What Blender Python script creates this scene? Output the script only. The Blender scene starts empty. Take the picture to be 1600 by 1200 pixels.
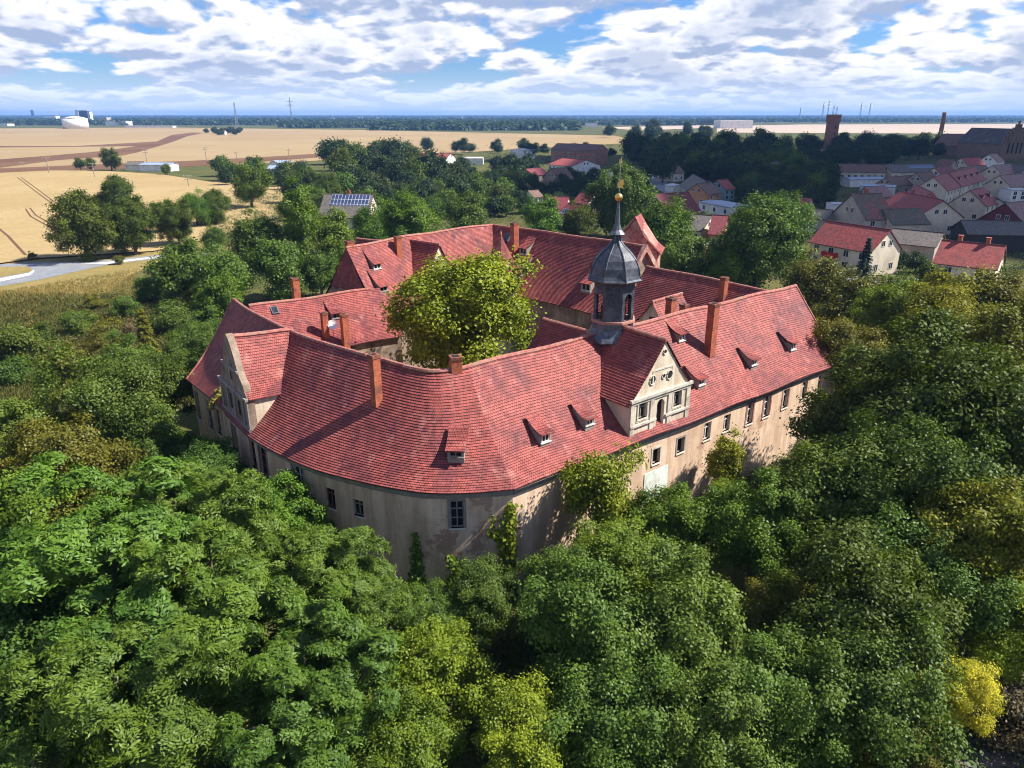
import bpy, math, random
import numpy as np
from math import radians as RAD
from mathutils import Vector
random.seed(7); RNG = np.random.default_rng(11)
SC = bpy.context.scene; COL = SC.collection

# ------------------------------------------------------------------ camera, sky, sun, exposure
F = 1130.0; PITCH = math.atan(421 / F); CAMZ = 30.0
cam = bpy.data.cameras.new("camera"); cam.sensor_width = 36; cam.lens = F / 1600 * 36
cam.clip_start = 0.5; cam.clip_end = 90000
co = bpy.data.objects.new("camera", cam); COL.objects.link(co); SC.camera = co
co.location = (0, 0, CAMZ); co.rotation_euler = (math.pi / 2 - PITCH, 0, 0)

SUN_EL, SUN_AZ = 48.0, 1.0          # azimuth from +x towards +y
L_SUN = Vector((math.cos(RAD(SUN_EL)) * math.cos(RAD(SUN_AZ)), math.cos(RAD(SUN_EL)) * math.sin(RAD(SUN_AZ)), math.sin(RAD(SUN_EL))))
sd = bpy.data.lights.new("sun", 'SUN'); sd.energy = 5.0; sd.angle = RAD(0.53); sd.color = (1.0, 0.95, 0.86)
so = bpy.data.objects.new("sun", sd); COL.objects.link(so)
so.rotation_euler = (-L_SUN).to_track_quat('-Z', 'Y').to_euler(); so.location = (200, 20, 250)

SC.view_settings.view_transform = 'Standard'; SC.view_settings.look = 'None'
SC.view_settings.exposure = 1.0; SC.view_settings.gamma = 1.0
SC.cycles.filter_width = 1.05; SC.cycles.max_bounces = 6; SC.cycles.diffuse_bounces = 3; SC.cycles.glossy_bounces = 2; SC.cycles.transmission_bounces = 4
SC.cycles.transparent_max_bounces = 6; SC.cycles.volume_bounces = 0; SC.cycles.caustics_reflective = False; SC.cycles.caustics_refractive = False

W = bpy.data.worlds.new("World"); SC.world = W; W.use_nodes = True
nt = W.node_tree; N = nt.nodes; LK = nt.links
for n_ in list(N): N.remove(n_)
def wn(t, **kw):
    n = N.new(t)
    for k, v in kw.items(): setattr(n, k, v)
    return n
def wmath(op, a, b=None, c=None):
    n = wn('ShaderNodeMath', operation=op)
    for i, v in enumerate((a, b, c)):
        if v is None: continue
        if isinstance(v, (int, float)): n.inputs[i].default_value = v
        else: LK.new(v, n.inputs[i])
    return n.outputs[0]
sky = wn('ShaderNodeTexSky', sky_type='NISHITA', sun_disc=False)
sky.sun_elevation = RAD(SUN_EL); sky.sun_rotation = RAD(90 - SUN_AZ); sky.altitude = 100; sky.ozone_density = 2.0; sky.dust_density = 0.6
tc = wn('ShaderNodeTexCoord'); sx = wn('ShaderNodeSeparateXYZ'); LK.new(tc.outputs['Generated'], sx.inputs[0])
zc_ = wmath('MAXIMUM', sx.outputs[2], 0.0)
hl_ = wmath('SQRT', wmath('MAXIMUM', wmath('SUBTRACT', 1.0, wmath('MULTIPLY', zc_, zc_)), 1e-4))
den = wmath('MULTIPLY', hl_, wmath('ADD', zc_, 0.80))
cx = wmath('DIVIDE', sx.outputs[0], den); cy = wmath('DIVIDE', sx.outputs[1], den)
cv = wmath('MULTIPLY', wmath('LOGARITHM', wmath('ADD', zc_, 0.05), math.e), 0.36)
def cloud_noise(up, off):
    """cumulus heaps: broad noise for where they stand, rounded cells for their puffs"""
    cb = wn('ShaderNodeCombineXYZ')
    LK.new(wmath('ADD', cx, off[0]), cb.inputs[0]); LK.new(wmath('ADD', cy, off[1]), cb.inputs[1]); LK.new(wmath('ADD', cv, up), cb.inputs[2])
    nz = wn('ShaderNodeTexNoise'); nz.inputs['Scale'].default_value = 5.0; nz.inputs['Detail'].default_value = 6; nz.inputs['Roughness'].default_value = .55
    nz.inputs['Distortion'].default_value = 0.2; LK.new(cb.outputs[0], nz.inputs['Vector'])
    wp = wn('ShaderNodeTexNoise'); wp.inputs['Scale'].default_value = 15; wp.inputs['Detail'].default_value = 2; LK.new(cb.outputs[0], wp.inputs['Vector'])
    ad = wn('ShaderNodeVectorMath', operation='MULTIPLY_ADD'); LK.new(wp.outputs['Color'], ad.inputs[0]); ad.inputs[1].default_value = (.06, .06, .06); LK.new(cb.outputs[0], ad.inputs[2])
    tot = wmath('MULTIPLY', nz.outputs[0], 1.0)
    for sc, w in ((12, .22), (27, .10), (55, .04)):
        vo = wn('ShaderNodeTexVoronoi', feature='F1'); vo.inputs['Scale'].default_value = sc; LK.new(ad.outputs[0], vo.inputs['Vector'])
        tot = wmath('ADD', tot, wmath('MULTIPLY', wmath('SUBTRACT', .5, vo.outputs['Distance']), w))
    return tot
OFFC = (3.3, 8.1)
n1 = cloud_noise(0.0, OFFC); n2 = cloud_noise(0.028, OFFC)
def ramp(x, a, b):
    m = wn('ShaderNodeMapRange', interpolation_type='SMOOTHSTEP'); m.inputs[1].default_value = a; m.inputs[2].default_value = b
    LK.new(x, m.inputs[0]); return m.outputs[0]
over = wn('ShaderNodeMapRange', interpolation_type='SMOOTHSTEP'); over.inputs[1].default_value = .16; over.inputs[2].default_value = .5; over.inputs[3].default_value = 1.0; over.inputs[4].default_value = .3
LK.new(sx.outputs[2], over.inputs[0])
dens = wmath('MULTIPLY', ramp(n1, 0.35, 0.45), over.outputs[0])
lit = ramp(wmath('SUBTRACT', n1, n2), -0.08, 0.05)
thick = ramp(n1, 0.46, 0.66)
litc = wmath('MULTIPLY', lit, wmath('SUBTRACT', 1.0, wmath('MULTIPLY', thick, 0.7)))
mixc = wn('ShaderNodeMix', data_type='RGBA'); mixc.inputs[6].default_value = (4.3, 5.3, 7.6, 1); mixc.inputs[7].default_value = (11.6, 11.6, 12.0, 1)
LK.new(litc, mixc.inputs[0])
skb = wn('ShaderNodeMix', data_type='RGBA'); skb.blend_type = 'MULTIPLY'; skb.inputs[0].default_value = 1.0
LK.new(sky.outputs[0], skb.inputs[6]); skb.inputs[7].default_value = (0.6, 0.95, 1.55, 1)
mixs = wn('ShaderNodeMix', data_type='RGBA'); LK.new(dens, mixs.inputs[0]); LK.new(skb.outputs[2], mixs.inputs[6]); LK.new(mixc.outputs[2], mixs.inputs[7])
# the air thickens towards the horizon and swallows the clouds
hz = wn('ShaderNodeMapRange', interpolation_type='SMOOTHSTEP'); hz.inputs[1].default_value = 0.0; hz.inputs[2].default_value = 0.065; hz.inputs[3].default_value = 0.85; hz.inputs[4].default_value = 0.0
LK.new(sx.outputs[2], hz.inputs[0])
mixh = wn('ShaderNodeMix', data_type='RGBA'); LK.new(hz.outputs[0], mixh.inputs[0]); LK.new(mixs.outputs[2], mixh.inputs[6]); mixh.inputs[7].default_value = (7.2, 8.7, 11.4, 1)
bg = wn('ShaderNodeBackground'); bg.inputs[1].default_value = 0.05; LK.new(mixh.outputs[2], bg.inputs[0])
wo = wn('ShaderNodeOutputWorld'); LK.new(bg.outputs[0], wo.inputs[0])
W.cycles.sampling_method = 'MANUAL'; W.cycles.sample_map_resolution = 256

# ------------------------------------------------------------------ measuring helpers (turn a spot seen in the photo into a place on the ground)
def ray(px, py):
    x = (px - 800) / F; y = (600 - py) / F
    return np.array([x, math.cos(PITCH) + y * math.sin(PITCH), -math.sin(PITCH) + y * math.cos(PITCH)])
CAMP = np.array([0, 0, CAMZ])
def at(px, py, z=0.0):
    d = ray(px, py); t = (z - CAMZ) / d[2]
    return CAMP + d * t
def hit(px, py, p0, n):
    d = ray(px, py); t = np.dot(np.array(p0) - CAMP, n) / np.dot(d, n)
    return CAMP + d * t
def at_y(px, py, y):
    d = ray(px, py); return CAMP + d * (y / d[1])

# ------------------------------------------------------------------ materials
def mat(name):
    m = bpy.data.materials.new(name); m.use_nodes = True
    return m, m.node_tree.nodes, m.node_tree.links, m.node_tree.nodes['Principled BSDF']
def rgba(c): return (c[0], c[1], c[2], 1)
def noise(nodes, links, scale, detail=4, rough=0.55, coord='Object', dist=0.0, stretch=None):
    t = nodes.new('ShaderNodeTexCoord'); n = nodes.new('ShaderNodeTexNoise')
    n.inputs['Scale'].default_value = scale; n.inputs['Detail'].default_value = detail; n.inputs['Roughness'].default_value = rough; n.inputs['Distortion'].default_value = dist
    v = t.outputs[coord]
    if stretch:
        mp = nodes.new('ShaderNodeMapping'); mp.inputs['Scale'].default_value = stretch; links.new(v, mp.inputs[0]); v = mp.outputs[0]
    links.new(v, n.inputs['Vector']); return n.outputs[0]
def nramp(nodes, links, src, stops):
    r = nodes.new('ShaderNodeValToRGB'); e = r.color_ramp.elements
    while len(e) < len(stops): e.new(0.5)
    for el, (p, c) in zip(e, stops): el.position = p; el.color = rgba(c)
    links.new(src, r.inputs[0]); return r.outputs[0]
def nmix(nodes, links, fac, a, b, blend='MIX'):
    m = nodes.new('ShaderNodeMix'); m.data_type = 'RGBA'; m.blend_type = blend
    for i, v in ((0, fac), (6, a), (7, b)):
        if isinstance(v, (int, float)): m.inputs[i].default_value = v
        elif isinstance(v, tuple): m.inputs[i].default_value = rgba(v)
        else: links.new(v, m.inputs[i])
    return m.outputs[2]
def bump(nodes, links, b, src, dist, strength=0.6):
    n = nodes.new('ShaderNodeBump'); n.inputs['Distance'].default_value = dist; n.inputs['Strength'].default_value = strength
    links.new(src, n.inputs['Height']); links.new(n.outputs[0], b.inputs['Normal'])
def speckle(name, c1, c2, scale, rough=0.85, c3=None, scale3=0.3, metallic=0.0, b=0.0, lo=.35, hi=.65, stretch=None, coord='Object'):
    m, n, l, p = mat(name)
    col = nramp(n, l, noise(n, l, scale, 6, 0.6, stretch=stretch, coord=coord), [(lo, c1), (hi, c2)])
    if c3: col = nmix(n, l, nramp(n, l, noise(n, l, scale3, 5, 0.6, dist=0.4, coord=coord), [(.48, (0, 0, 0)), (.66, (1, 1, 1))]), col, c3)
    l.new(col, p.inputs['Base Color']); p.inputs['Roughness'].default_value = rough; p.inputs['Metallic'].default_value = metallic
    p.inputs['Specular IOR Level'].default_value = 0.3
    if b: bump(n, l, p, noise(n, l, scale * 2, 5), b)
    return m
def tile_mat(name, c1, c2, mortar, old, bw=0.2, rh=0.24, oldamt=(.46, .7), wear=None, osc=0.35):
    m, n, l, p = mat(name)
    uv = n.new('ShaderNodeTexCoord'); br = n.new('ShaderNodeTexBrick')
    br.inputs['Scale'].default_value = 1; br.inputs['Brick Width'].default_value = bw; br.inputs['Row Height'].default_value = rh
    br.inputs['Mortar Size'].default_value = 0.016; br.inputs['Mortar Smooth'].default_value = 0.4; br.inputs['Bias'].default_value = -0.1
    br.inputs['Color1'].default_value = rgba(c1); br.inputs['Color2'].default_value = rgba(c2); br.inputs['Mortar'].default_value = rgba(mortar)
    l.new(uv.outputs['UV'], br.inputs['Vector'])
    w = nramp(n, l, noise(n, l, osc, 7, 0.62, dist=0.5), [(oldamt[0], (0, 0, 0)), (oldamt[1], (1, 1, 1))])
    w2 = nramp(n, l, noise(n, l, 2.2, 4, 0.7), [(.4, (0.62, .62, .62)), (.62, (1.06, 1.06, 1.06))])
    col = nmix(n, l, w, br.outputs[0], old)
    col = nmix(n, l, 1.0, col, w2, 'MULTIPLY')
    if wear:
        ws = nramp(n, l, noise(n, l, 0.9, 6, 0.7, stretch=(1, 1, .35)), [(.56, (0, 0, 0)), (.72, (.75, .75, .75))])
        col = nmix(n, l, ws, col, wear)
    l.new(col, p.inputs['Base Color']); p.inputs['Roughness'].default_value = 0.68; p.inputs['Specular IOR Level'].default_value = 0.35
    inv = n.new('ShaderNodeMath'); inv.operation = 'SUBTRACT'; inv.inputs[0].default_value = 1; l.new(br.outputs['Fac'], inv.inputs[1])
    bump(n, l, p, inv.outputs[0], 0.03, 0.8)
    return m
M = {}
M['tile'] = tile_mat('clay_tile', (.43, .098, .079), (.36, .080, .068), (.075, .02, .022), (.195, .048, .050), oldamt=(.45, .64), bw=.17, rh=.2, wear=(.47, .19, .155))
M['tile_ridge'] = speckle('ridge_clay', (.24, .07, .06), (.46, .19, .15), 3.0, .8, c3=(.30, .17, .12), scale3=.8)
M['tile_village_red'] = tile_mat('village_red_tile', (.42, .085, .07), (.34, .07, .06), (.15, .04, .04), (.28, .08, .07), .35, .4)
M['tile_village_maroon'] = tile_mat('village_maroon_tile', (.25, .04, .045), (.20, .034, .04), (.09, .02, .022), (.18, .05, .05), .35, .4)
M['tile_village_brown'] = tile_mat('village_brown_tile', (.24, .125, .09), (.19, .10, .078), (.08, .05, .04), (.17, .11, .08), .35, .4)
M['tile_village_grey'] = tile_mat('village_grey_tile', (.19, .155, .14), (.15, .125, .118), (.07, .06, .06), (.14, .13, .10), .35, .4)
M['tile_village_moss'] = tile_mat('village_mossy_tile', (.27, .14, .11), (.16, .125, .09), (.07, .06, .05), (.14, .125, .08), .35, .4, (.4, .6))
M['tile_village_mixed'] = tile_mat('village_mixed_tile', (.36, .11, .09), (.27, .10, .08), (.08, .05, .04), (.16, .13, .09), .35, .4, (.42, .54))
M['tile_village_pink'] = tile_mat('village_pale_tile', (.40, .22, .19), (.33, .17, .15), (.15, .08, .08), (.28, .17, .15), .35, .4)
def plaster(name, base, dark, patch, patchlo=.56):
    m, n, l, p = mat(name)
    c = nramp(n, l, noise(n, l, .55, 8, .65, dist=.3), [(.35, dark), (.6, base)])
    st = nramp(n, l, noise(n, l, 1.3, 6, .65, stretch=(1, 1, .12)), [(.42, (.62, .57, .52)), (.6, (1, 1, 1))])
    c = nmix(n, l, .7, c, st, 'MULTIPLY')
    pf = nramp(n, l, noise(n, l, .33, 9, .72, dist=.2), [(patchlo, (0, 0, 0)), (patchlo + .025, (1, 1, 1))])
    c = nmix(n, l, pf, c, patch)
    l.new(c, p.inputs['Base Color']); p.inputs['Roughness'].default_value = .92; p.inputs['Specular IOR Level'].default_value = .15
    bump(n, l, p, noise(n, l, 5, 6, .7), .03, .7)
    return m
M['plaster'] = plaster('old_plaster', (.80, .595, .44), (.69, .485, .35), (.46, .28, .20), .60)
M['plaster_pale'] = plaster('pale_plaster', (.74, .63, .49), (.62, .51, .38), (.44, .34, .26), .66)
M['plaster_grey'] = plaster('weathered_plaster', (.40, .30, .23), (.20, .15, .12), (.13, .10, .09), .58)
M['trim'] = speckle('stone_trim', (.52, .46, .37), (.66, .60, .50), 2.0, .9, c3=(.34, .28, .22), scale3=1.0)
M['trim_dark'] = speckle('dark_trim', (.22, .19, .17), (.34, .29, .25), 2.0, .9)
M['brick'] = speckle('chimney_brick', (.30, .075, .04), (.46, .145, .07), 6.0, .9, c3=(.20, .07, .05), scale3=1.4, b=.02)
M['brick_sooty'] = speckle('sooty_brick', (.13, .05, .035), (.32, .11, .06), 5.0, .92, c3=(.06, .04, .035), scale3=2.2)
M['brick_old'] = speckle('ruin_brick', (.24, .09, .07), (.40, .20, .16), 3.5, .95, c3=(.48, .34, .28), scale3=.7, b=.05)
M['mortar_cap'] = speckle('mortar_cap', (.25, .20, .16), (.38, .30, .24), 4, .95)
M['glass'] = speckle('dark_pane', (.010, .012, .016), (.035, .04, .05), .9, .12)
M['void'] = speckle('dark_interior', (.012, .010, .010), (.03, .024, .02), 2, .9)
M['frame_white'] = speckle('white_paint', (.62, .60, .56), (.74, .72, .68), 6, .6, c3=(.42, .37, .31), scale3=3)
M['frame_red'] = speckle('brown_red_paint', (.16, .05, .04), (.24, .08, .06), 5, .7)
M['frame_grey'] = speckle('grey_wood', (.20, .17, .15), (.33, .29, .25), 5, .85)
M['slate'] = speckle('slate_shingle', (.028, .031, .042), (.070, .075, .095), 5, .42, c3=(.10, .105, .13), scale3=1.2, b=.03)
M['lead'] = speckle('weathered_lead', (.06, .068, .085), (.14, .15, .18), 3, .45, metallic=.3)
M['gold'] = speckle('gilding', (.75, .42, .10), (.95, .60, .18), 4, .3, metallic=.9)
M['copper_clay'] = speckle('reddish_sill', (.34, .15, .12), (.45, .22, .17), 4, .8)
M['whitewash'] = speckle('whitewash', (.62, .68, .62), (.78, .82, .76), 2, .9, c3=(.5, .5, .42), scale3=1.2)
M['white_metal'] = speckle('white_metal', (.72, .73, .74), (.80, .80, .80), 3, .5)
M['grey_metal'] = speckle('grey_metal', (.22, .23, .25), (.32, .33, .35), 3, .45, metallic=.4)
M['moss'] = speckle('moss_cushion', (.13, .12, .02), (.26, .20, .04), 6, .95)
M['bark'] = speckle('bark', (.06, .045, .032), (.13, .10, .075), 4, .95, b=.05)
M['asphalt'] = speckle('asphalt', (.17, .18, .20), (.22, .23, .25), .5, .9, c3=(.26, .26, .27), scale3=.08)
M['concrete'] = speckle('concrete', (.50, .48, .44), (.62, .60, .55), .4, .9)
M['wheat'] = None
M['solar'] = None
def wheat(name, a, b, c, sc=.02):
    m, n, l, p = mat(name)
    big = nramp(n, l, noise(n, l, sc, 6, .6, dist=.6), [(.35, a), (.65, b)])
    fine = nramp(n, l, noise(n, l, .8, 5, .7), [(.3, (.80, .80, .80)), (.7, (1.1, 1.1, 1.1))])
    rows = nramp(n, l, noise(n, l, .09, 4, .6, stretch=(1, .15, 1)), [(.5, (0, 0, 0)), (.75, (.5, .5, .5))])
    col = nmix(n, l, rows, big, c); col = nmix(n, l, 1.0, col, fine, 'MULTIPLY')
    l.new(col, p.inputs['Base Color']); p.inputs['Roughness'].default_value = 1; p.inputs['Specular IOR Level'].default_value = .05
    bump(n, l, p, noise(n, l, 1.5, 4, .7), .3, .5)
    return m
M['wheat'] = wheat('ripe_wheat', (.34, .245, .115), (.39, .29, .145), (.30, .205, .09))
M['stubble'] = wheat('stubble', (.30, .21, .11), (.35, .26, .145), (.26, .205, .09), .004)
M['ploughed'] = wheat('ploughed_soil', (.13, .07, .042), (.18, .10, .06), (.20, .125, .065), .01)
M['dry_grass'] = wheat('dry_grass', (.28, .21, .08), (.22, .175, .065), (.14, .13, .045), .08)
M['meadow'] = wheat('meadow_grass', (.07, .085, .025), (.12, .11, .04), (.05, .065, .018), .06)
M['lawn'] = wheat('lawn_grass', (.13, .19, .03), (.17, .23, .04), (.12, .16, .03), .2)
M['pale_field'] = wheat('pale_field', (.42, .33, .26), (.48, .39, .31), (.38, .28, .21), .003)
M['soil'] = wheat('bare_soil', (.13, .11, .095), (.20, .165, .14), (.10, .08, .06), .15)
def solar():
    m, n, l, p = mat('solar_panel'); t = n.new('ShaderNodeTexCoord'); b = n.new('ShaderNodeTexBrick')
    b.offset = 0; b.inputs['Scale'].default_value = 1; b.inputs['Brick Width'].default_value = 1.0; b.inputs['Row Height'].default_value = 1.65; b.inputs['Mortar Size'].default_value = .05
    b.inputs['Color1'].default_value = (.035, .05, .11, 1); b.inputs['Color2'].default_value = (.05, .065, .13, 1); b.inputs['Mortar'].default_value = (.55, .55, .6, 1)
    l.new(t.outputs['UV'], b.inputs['Vector']); l.new(b.outputs[0], p.inputs['Base Color']); p.inputs['Roughness'].default_value = .18
    return m
M['solar'] = solar()
def flat(name, c, r=.9): return speckle(name, tuple(x * .9 for x in c), tuple(min(1, x * 1.08) for x in c), .5, r, c3=tuple(x * .75 for x in c), scale3=.25)
M['wall_cream'] = flat('cream_render', (.66, .57, .44)); M['wall_white'] = flat('white_render', (.80, .78, .74)); M['wall_tan'] = flat('tan_render', (.40, .31, .23))
M['wall_orange'] = flat('orange_render', (.55, .27, .13)); M['wall_teal'] = flat('teal_render', (.27, .46, .46)); M['wall_grey'] = flat('grey_render', (.44, .39, .33))
M['wall_brick'] = flat('brick_wall', (.30, .15, .11)); M['wall_maroon'] = flat('maroon_boards', (.15, .035, .035)); M['wall_dark'] = flat('dark_boards', (.05, .04, .04))
M['roof_bluegrey'] = flat('blue_grey_sheet', (.28, .33, .42), .5); M['roof_pale'] = flat('pale_sheet', (.5, .5, .5), .6); M['red_cloth'] = flat('red_boards', (.45, .03, .03)); M['brick_church'] = flat('church_brick', (.21, .14, .10))

def leaf_mat():
    m, n, l, p = mat('leaf'); n.remove(p)
    out = n['Material Output']
    oi = n.new('ShaderNodeObjectInfo'); a = n.new('ShaderNodeAttribute'); a.attribute_name = 'tint'
    g = n.new('ShaderNodeNewGeometry')
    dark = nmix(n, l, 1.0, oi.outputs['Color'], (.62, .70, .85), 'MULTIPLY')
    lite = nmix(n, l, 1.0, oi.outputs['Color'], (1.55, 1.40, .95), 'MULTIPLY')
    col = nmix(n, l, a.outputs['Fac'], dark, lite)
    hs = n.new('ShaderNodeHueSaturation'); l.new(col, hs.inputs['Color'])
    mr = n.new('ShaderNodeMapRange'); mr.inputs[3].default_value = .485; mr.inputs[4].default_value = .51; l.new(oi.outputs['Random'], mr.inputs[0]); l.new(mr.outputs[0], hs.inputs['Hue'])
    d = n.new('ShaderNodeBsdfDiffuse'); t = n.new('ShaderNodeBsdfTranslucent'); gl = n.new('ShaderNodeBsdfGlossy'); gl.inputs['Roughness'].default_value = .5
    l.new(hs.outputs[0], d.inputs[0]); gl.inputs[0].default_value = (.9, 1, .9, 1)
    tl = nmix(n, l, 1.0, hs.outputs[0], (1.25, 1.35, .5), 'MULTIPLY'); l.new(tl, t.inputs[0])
    m1 = n.new('ShaderNodeMixShader'); m1.inputs[0].default_value = .22; l.new(d.outputs[0], m1.inputs[1]); l.new(t.outputs[0], m1.inputs[2])
    m2 = n.new('ShaderNodeMixShader'); m2.inputs[0].default_value = .016; l.new(m1.outputs[0], m2.inputs[1]); l.new(gl.outputs[0], m2.inputs[2])
    l.new(m2.outputs[0], out.inputs[0])
    return m
M['leaf'] = leaf_mat()

# ------------------------------------------------------------------ object helpers
def tag(o, label=None, cat=None, group=None, kind=None):
    if label: o['label'] = label
    if cat: o['category'] = cat
    if group: o['group'] = group
    if kind: o['kind'] = kind
    return o
def empty(name, loc=(0, 0, 0), rz=0.0, label=None, cat=None, group=None):
    o = bpy.data.objects.new(name, None); COL.objects.link(o); o.empty_display_size = .5
    o.location = [float(x) for x in loc]; o.rotation_euler = (0, 0, rz)
    return tag(o, label, cat, group)
def link(name, me, parent=None):
    o = bpy.data.objects.new(name, me); COL.objects.link(o)
    if parent is not None: o.parent = parent
    return o
class MB:
    def __init__(s, off=(0, 0, 0)): s.v = []; s.f = []; s.uv = []; s.off = np.array(off, float); s.sm = False
    def add(s, vs, fs, uvs=None):
        b = len(s.v); s.v += [tuple(np.array(v, float)) for v in vs]
        for i, f in enumerate(fs):
            s.f.append([b + k for k in f]); s.uv.append(uvs[i] if uvs else [(0, 0)] * len(f))
        return s
    def quad(s, a, b, c, d, uv=None): return s.add([a, b, c, d], [[0, 1, 2, 3]], [uv] if uv else None)
    def poly(s, pts, uv=None): return s.add(pts, [list(range(len(pts)))], [uv] if uv else None)
    def box(s, x0, x1, y0, y1, z0, z1, fr=None):
        P = [(x, y, z) for z in (z0, z1) for y in (y0, y1) for x in (x0, x1)]
        if fr: P = [fr(*p) for p in P]
        return s.add(P, [[0, 2, 3, 1], [4, 5, 7, 6], [0, 1, 5, 4], [2, 6, 7, 3], [0, 4, 6, 2], [1, 3, 7, 5]])
    def prism(s, pts, thick):            # polygon extruded along a vector
        n = len(pts); t = np.array(thick); A = [np.array(p, float) for p in pts]; B = [a + t for a in A]
        return s.add(A + B, [list(range(n))[::-1], list(range(n, 2 * n))] + [[i, (i + 1) % n, n + (i + 1) % n, n + i] for i in range(n)])
    def lathe(s, c, prof, n=8, rot=0.0, cap=True):
        c = np.array(c, float); vs = []; fs = []; uvs = []
        for (r, z) in prof:
            for i in range(n):
                a = rot + 2 * math.pi * i / n; vs.append(c + (r * math.cos(a), r * math.sin(a), z))
        for k in range(len(prof) - 1):
            for i in range(n):
                j = (i + 1) % n; fs.append([k * n + i, k * n + j, (k + 1) * n + j, (k + 1) * n + i])
                w0, w1 = prof[k][0], prof[k + 1][0]; uvs.append([(i * w0, prof[k][1]), ((i + .8) * w0, prof[k][1]), ((i + .8) * w1, prof[k + 1][1]), (i * w1, prof[k + 1][1])])
        if cap: fs.append([i for i in range(n)][::-1]); fs.append([(len(prof) - 1) * n + i for i in range(n)]); uvs += [[(0, 0)] * n] * 2
        return s.add(vs, fs, uvs)
    def tube(s, pts, rad, n=6):
        pts = [np.array(p, float) for p in pts]; m = len(pts); vs = []; fs = []
        rad = rad if isinstance(rad, (list, tuple)) else [rad] * m
        for i, p in enumerate(pts):
            d = pts[min(i + 1, m - 1)] - pts[max(i - 1, 0)]; d = d / (np.linalg.norm(d) + 1e-9)
            a = np.cross(d, (0, 0, 1) if abs(d[2]) < .95 else (1, 0, 0)); a /= np.linalg.norm(a); b = np.cross(d, a)
            for k in range(n):
                t = 2 * math.pi * k / n; vs.append(p + rad[i] * (a * math.cos(t) + b * math.sin(t)))
        for i in range(m - 1):
            for k in range(n): fs.append([i * n + k, i * n + (k + 1) % n, (i + 1) * n + (k + 1) % n, (i + 1) * n + k])
        fs += [list(range(n)), [(m - 1) * n + k for k in range(n)][::-1]]
        return s.add(vs, fs)
    def build(s, name, m, parent=None, smooth=False):
        me = bpy.data.meshes.new(name); me.from_pydata([tuple(np.array(v) - s.off) for v in s.v], [], s.f)
        u = me.uv_layers.new(name='UVMap'); flatuv = [c for f in s.uv for p in f for c in p]; u.data.foreach_set('uv', flatuv)
        me.materials.append(M[m] if isinstance(m, str) else m)
        if smooth: me.polygons.foreach_set('use_smooth', [True] * len(me.polygons))
        me.update(); return link(name, me, parent)

# ------------------------------------------------------------------ ground, fields, roads
def sheet(name, pts, m, z=0.0, kind='structure'):
    mb = MB(); mb.poly([(p[0], p[1], z) for p in pts]); return tag(mb.build(name, m), kind=kind)
def pxpoly(name, pxs, m, z): return sheet(name, [at(x, y, z)[:2] for x, y in pxs], m, z)
g = MB(); R_ = 60000
g.quad((-R_, -2000, 0), (R_, -2000, 0), (R_, R_, 0), (-R_, R_, 0)); tag(g.build('ground', 'meadow'), kind='structure')
pxpoly('far_field', [(-500, 204), (250, 199), (560, 203), (960, 212), (1010, 222), (900, 228), (440, 254), (200, 262), (-500, 276)], 'stubble', .10)
pxpoly('ploughed_field', [(-400, 231), (0, 228), (120, 228), (245, 221), (268, 211), (300, 207), (318, 207.5), (292, 213), (272, 221), (215, 238), (190, 243), (90, 250), (0, 262), (-400, 274)], 'ploughed', .18)
pxpoly('far_field', [(-400, 232), (0, 230.5), (150, 229), (212, 228.5), (160, 236), (80, 243), (0, 249), (-400, 256)], 'stubble', .24)
pxpoly('ploughed_strip', [(-400, 276), (0, 263), (120, 258), (300, 251), (400, 246), (560, 236), (560, 241), (420, 252), (300, 260), (150, 265), (0, 271), (-400, 284)], 'ploughed', .14)
pxpoly('wheat_field', [(-400, 290), (0, 270), (80, 266.3), (150, 266.3), (250, 272), (330, 284), (450, 292), (450, 335), (330, 372), (240, 392), (60, 403), (0, 411), (-400, 440)], 'wheat', .30)
pxpoly('pale_field', [(1120, 197), (1250, 194.5), (1750, 193), (1750, 210), (1120, 207)], 'pale_field', .10)
pxpoly('pale_field', [(940, 199), (1120, 195), (1120, 199), (1000, 204)], 'pale_field', .12)
pxpoly('dry_grass', [(-300, 440), (0, 412), (60, 404), (240, 393), (330, 373), (450, 338), (460, 352), (330, 400), (240, 412), (200, 432), (150, 470), (60, 480), (0, 500), (-300, 560)], 'dry_grass', .02)
pxpoly('dry_grass', [(40, 585), (120, 545), (210, 535), (230, 560), (120, 610)], 'dry_grass', .02)
pxpoly('lawn', [(-100, 632), (0, 628), (58, 626), (50, 642), (0, 652), (-100, 660)], 'lawn', .03)
pxpoly('lawn', [(640, 256), (700, 254), (705, 262), (660, 264)], 'lawn', .03)
pxpoly('soil', [(1440, 1110), (1560, 1070), (1700, 1090), (1700, 1300), (1420, 1300)], 'soil', .03)
pxpoly('road', [(-200, 480), (0, 447), (60, 437), (120, 424), (170, 413), (240, 405), (330, 399), (330, 394), (240, 399), (170, 406), (110, 409), (60, 409), (0, 413), (-200, 430), (-200, 440), (0, 421), (45, 419), (52, 424), (0, 437), (-200, 462)][0:15] + [(-200, 440)], 'asphalt', .05)
pxpoly('dry_grass', [(-200, 436), (0, 417), (40, 416), (52, 421), (46, 425), (0, 433), (-200, 458)], 'dry_grass', .08)
pxpoly('footpath', [(-200, 461), (0, 435), (46, 426), (52, 421), (54, 424), (47, 430), (0, 440), (-200, 468)], 'concrete', .10)
pxpoly('footpath', [(122, 413), (170, 409), (240, 401), (300, 396), (300, 398), (240, 403.5), (170, 412)], 'concrete', .09)
pxpoly('village_street', [(1010, 270), (1025, 270), (1055, 294), (1040, 303), (1020, 290)], 'asphalt', .05)
pxpoly('village_street', [(1270, 425), (1420, 440), (1620, 470), (1620, 500), (1400, 455), (1260, 440)], 'asphalt', .05)
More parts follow.
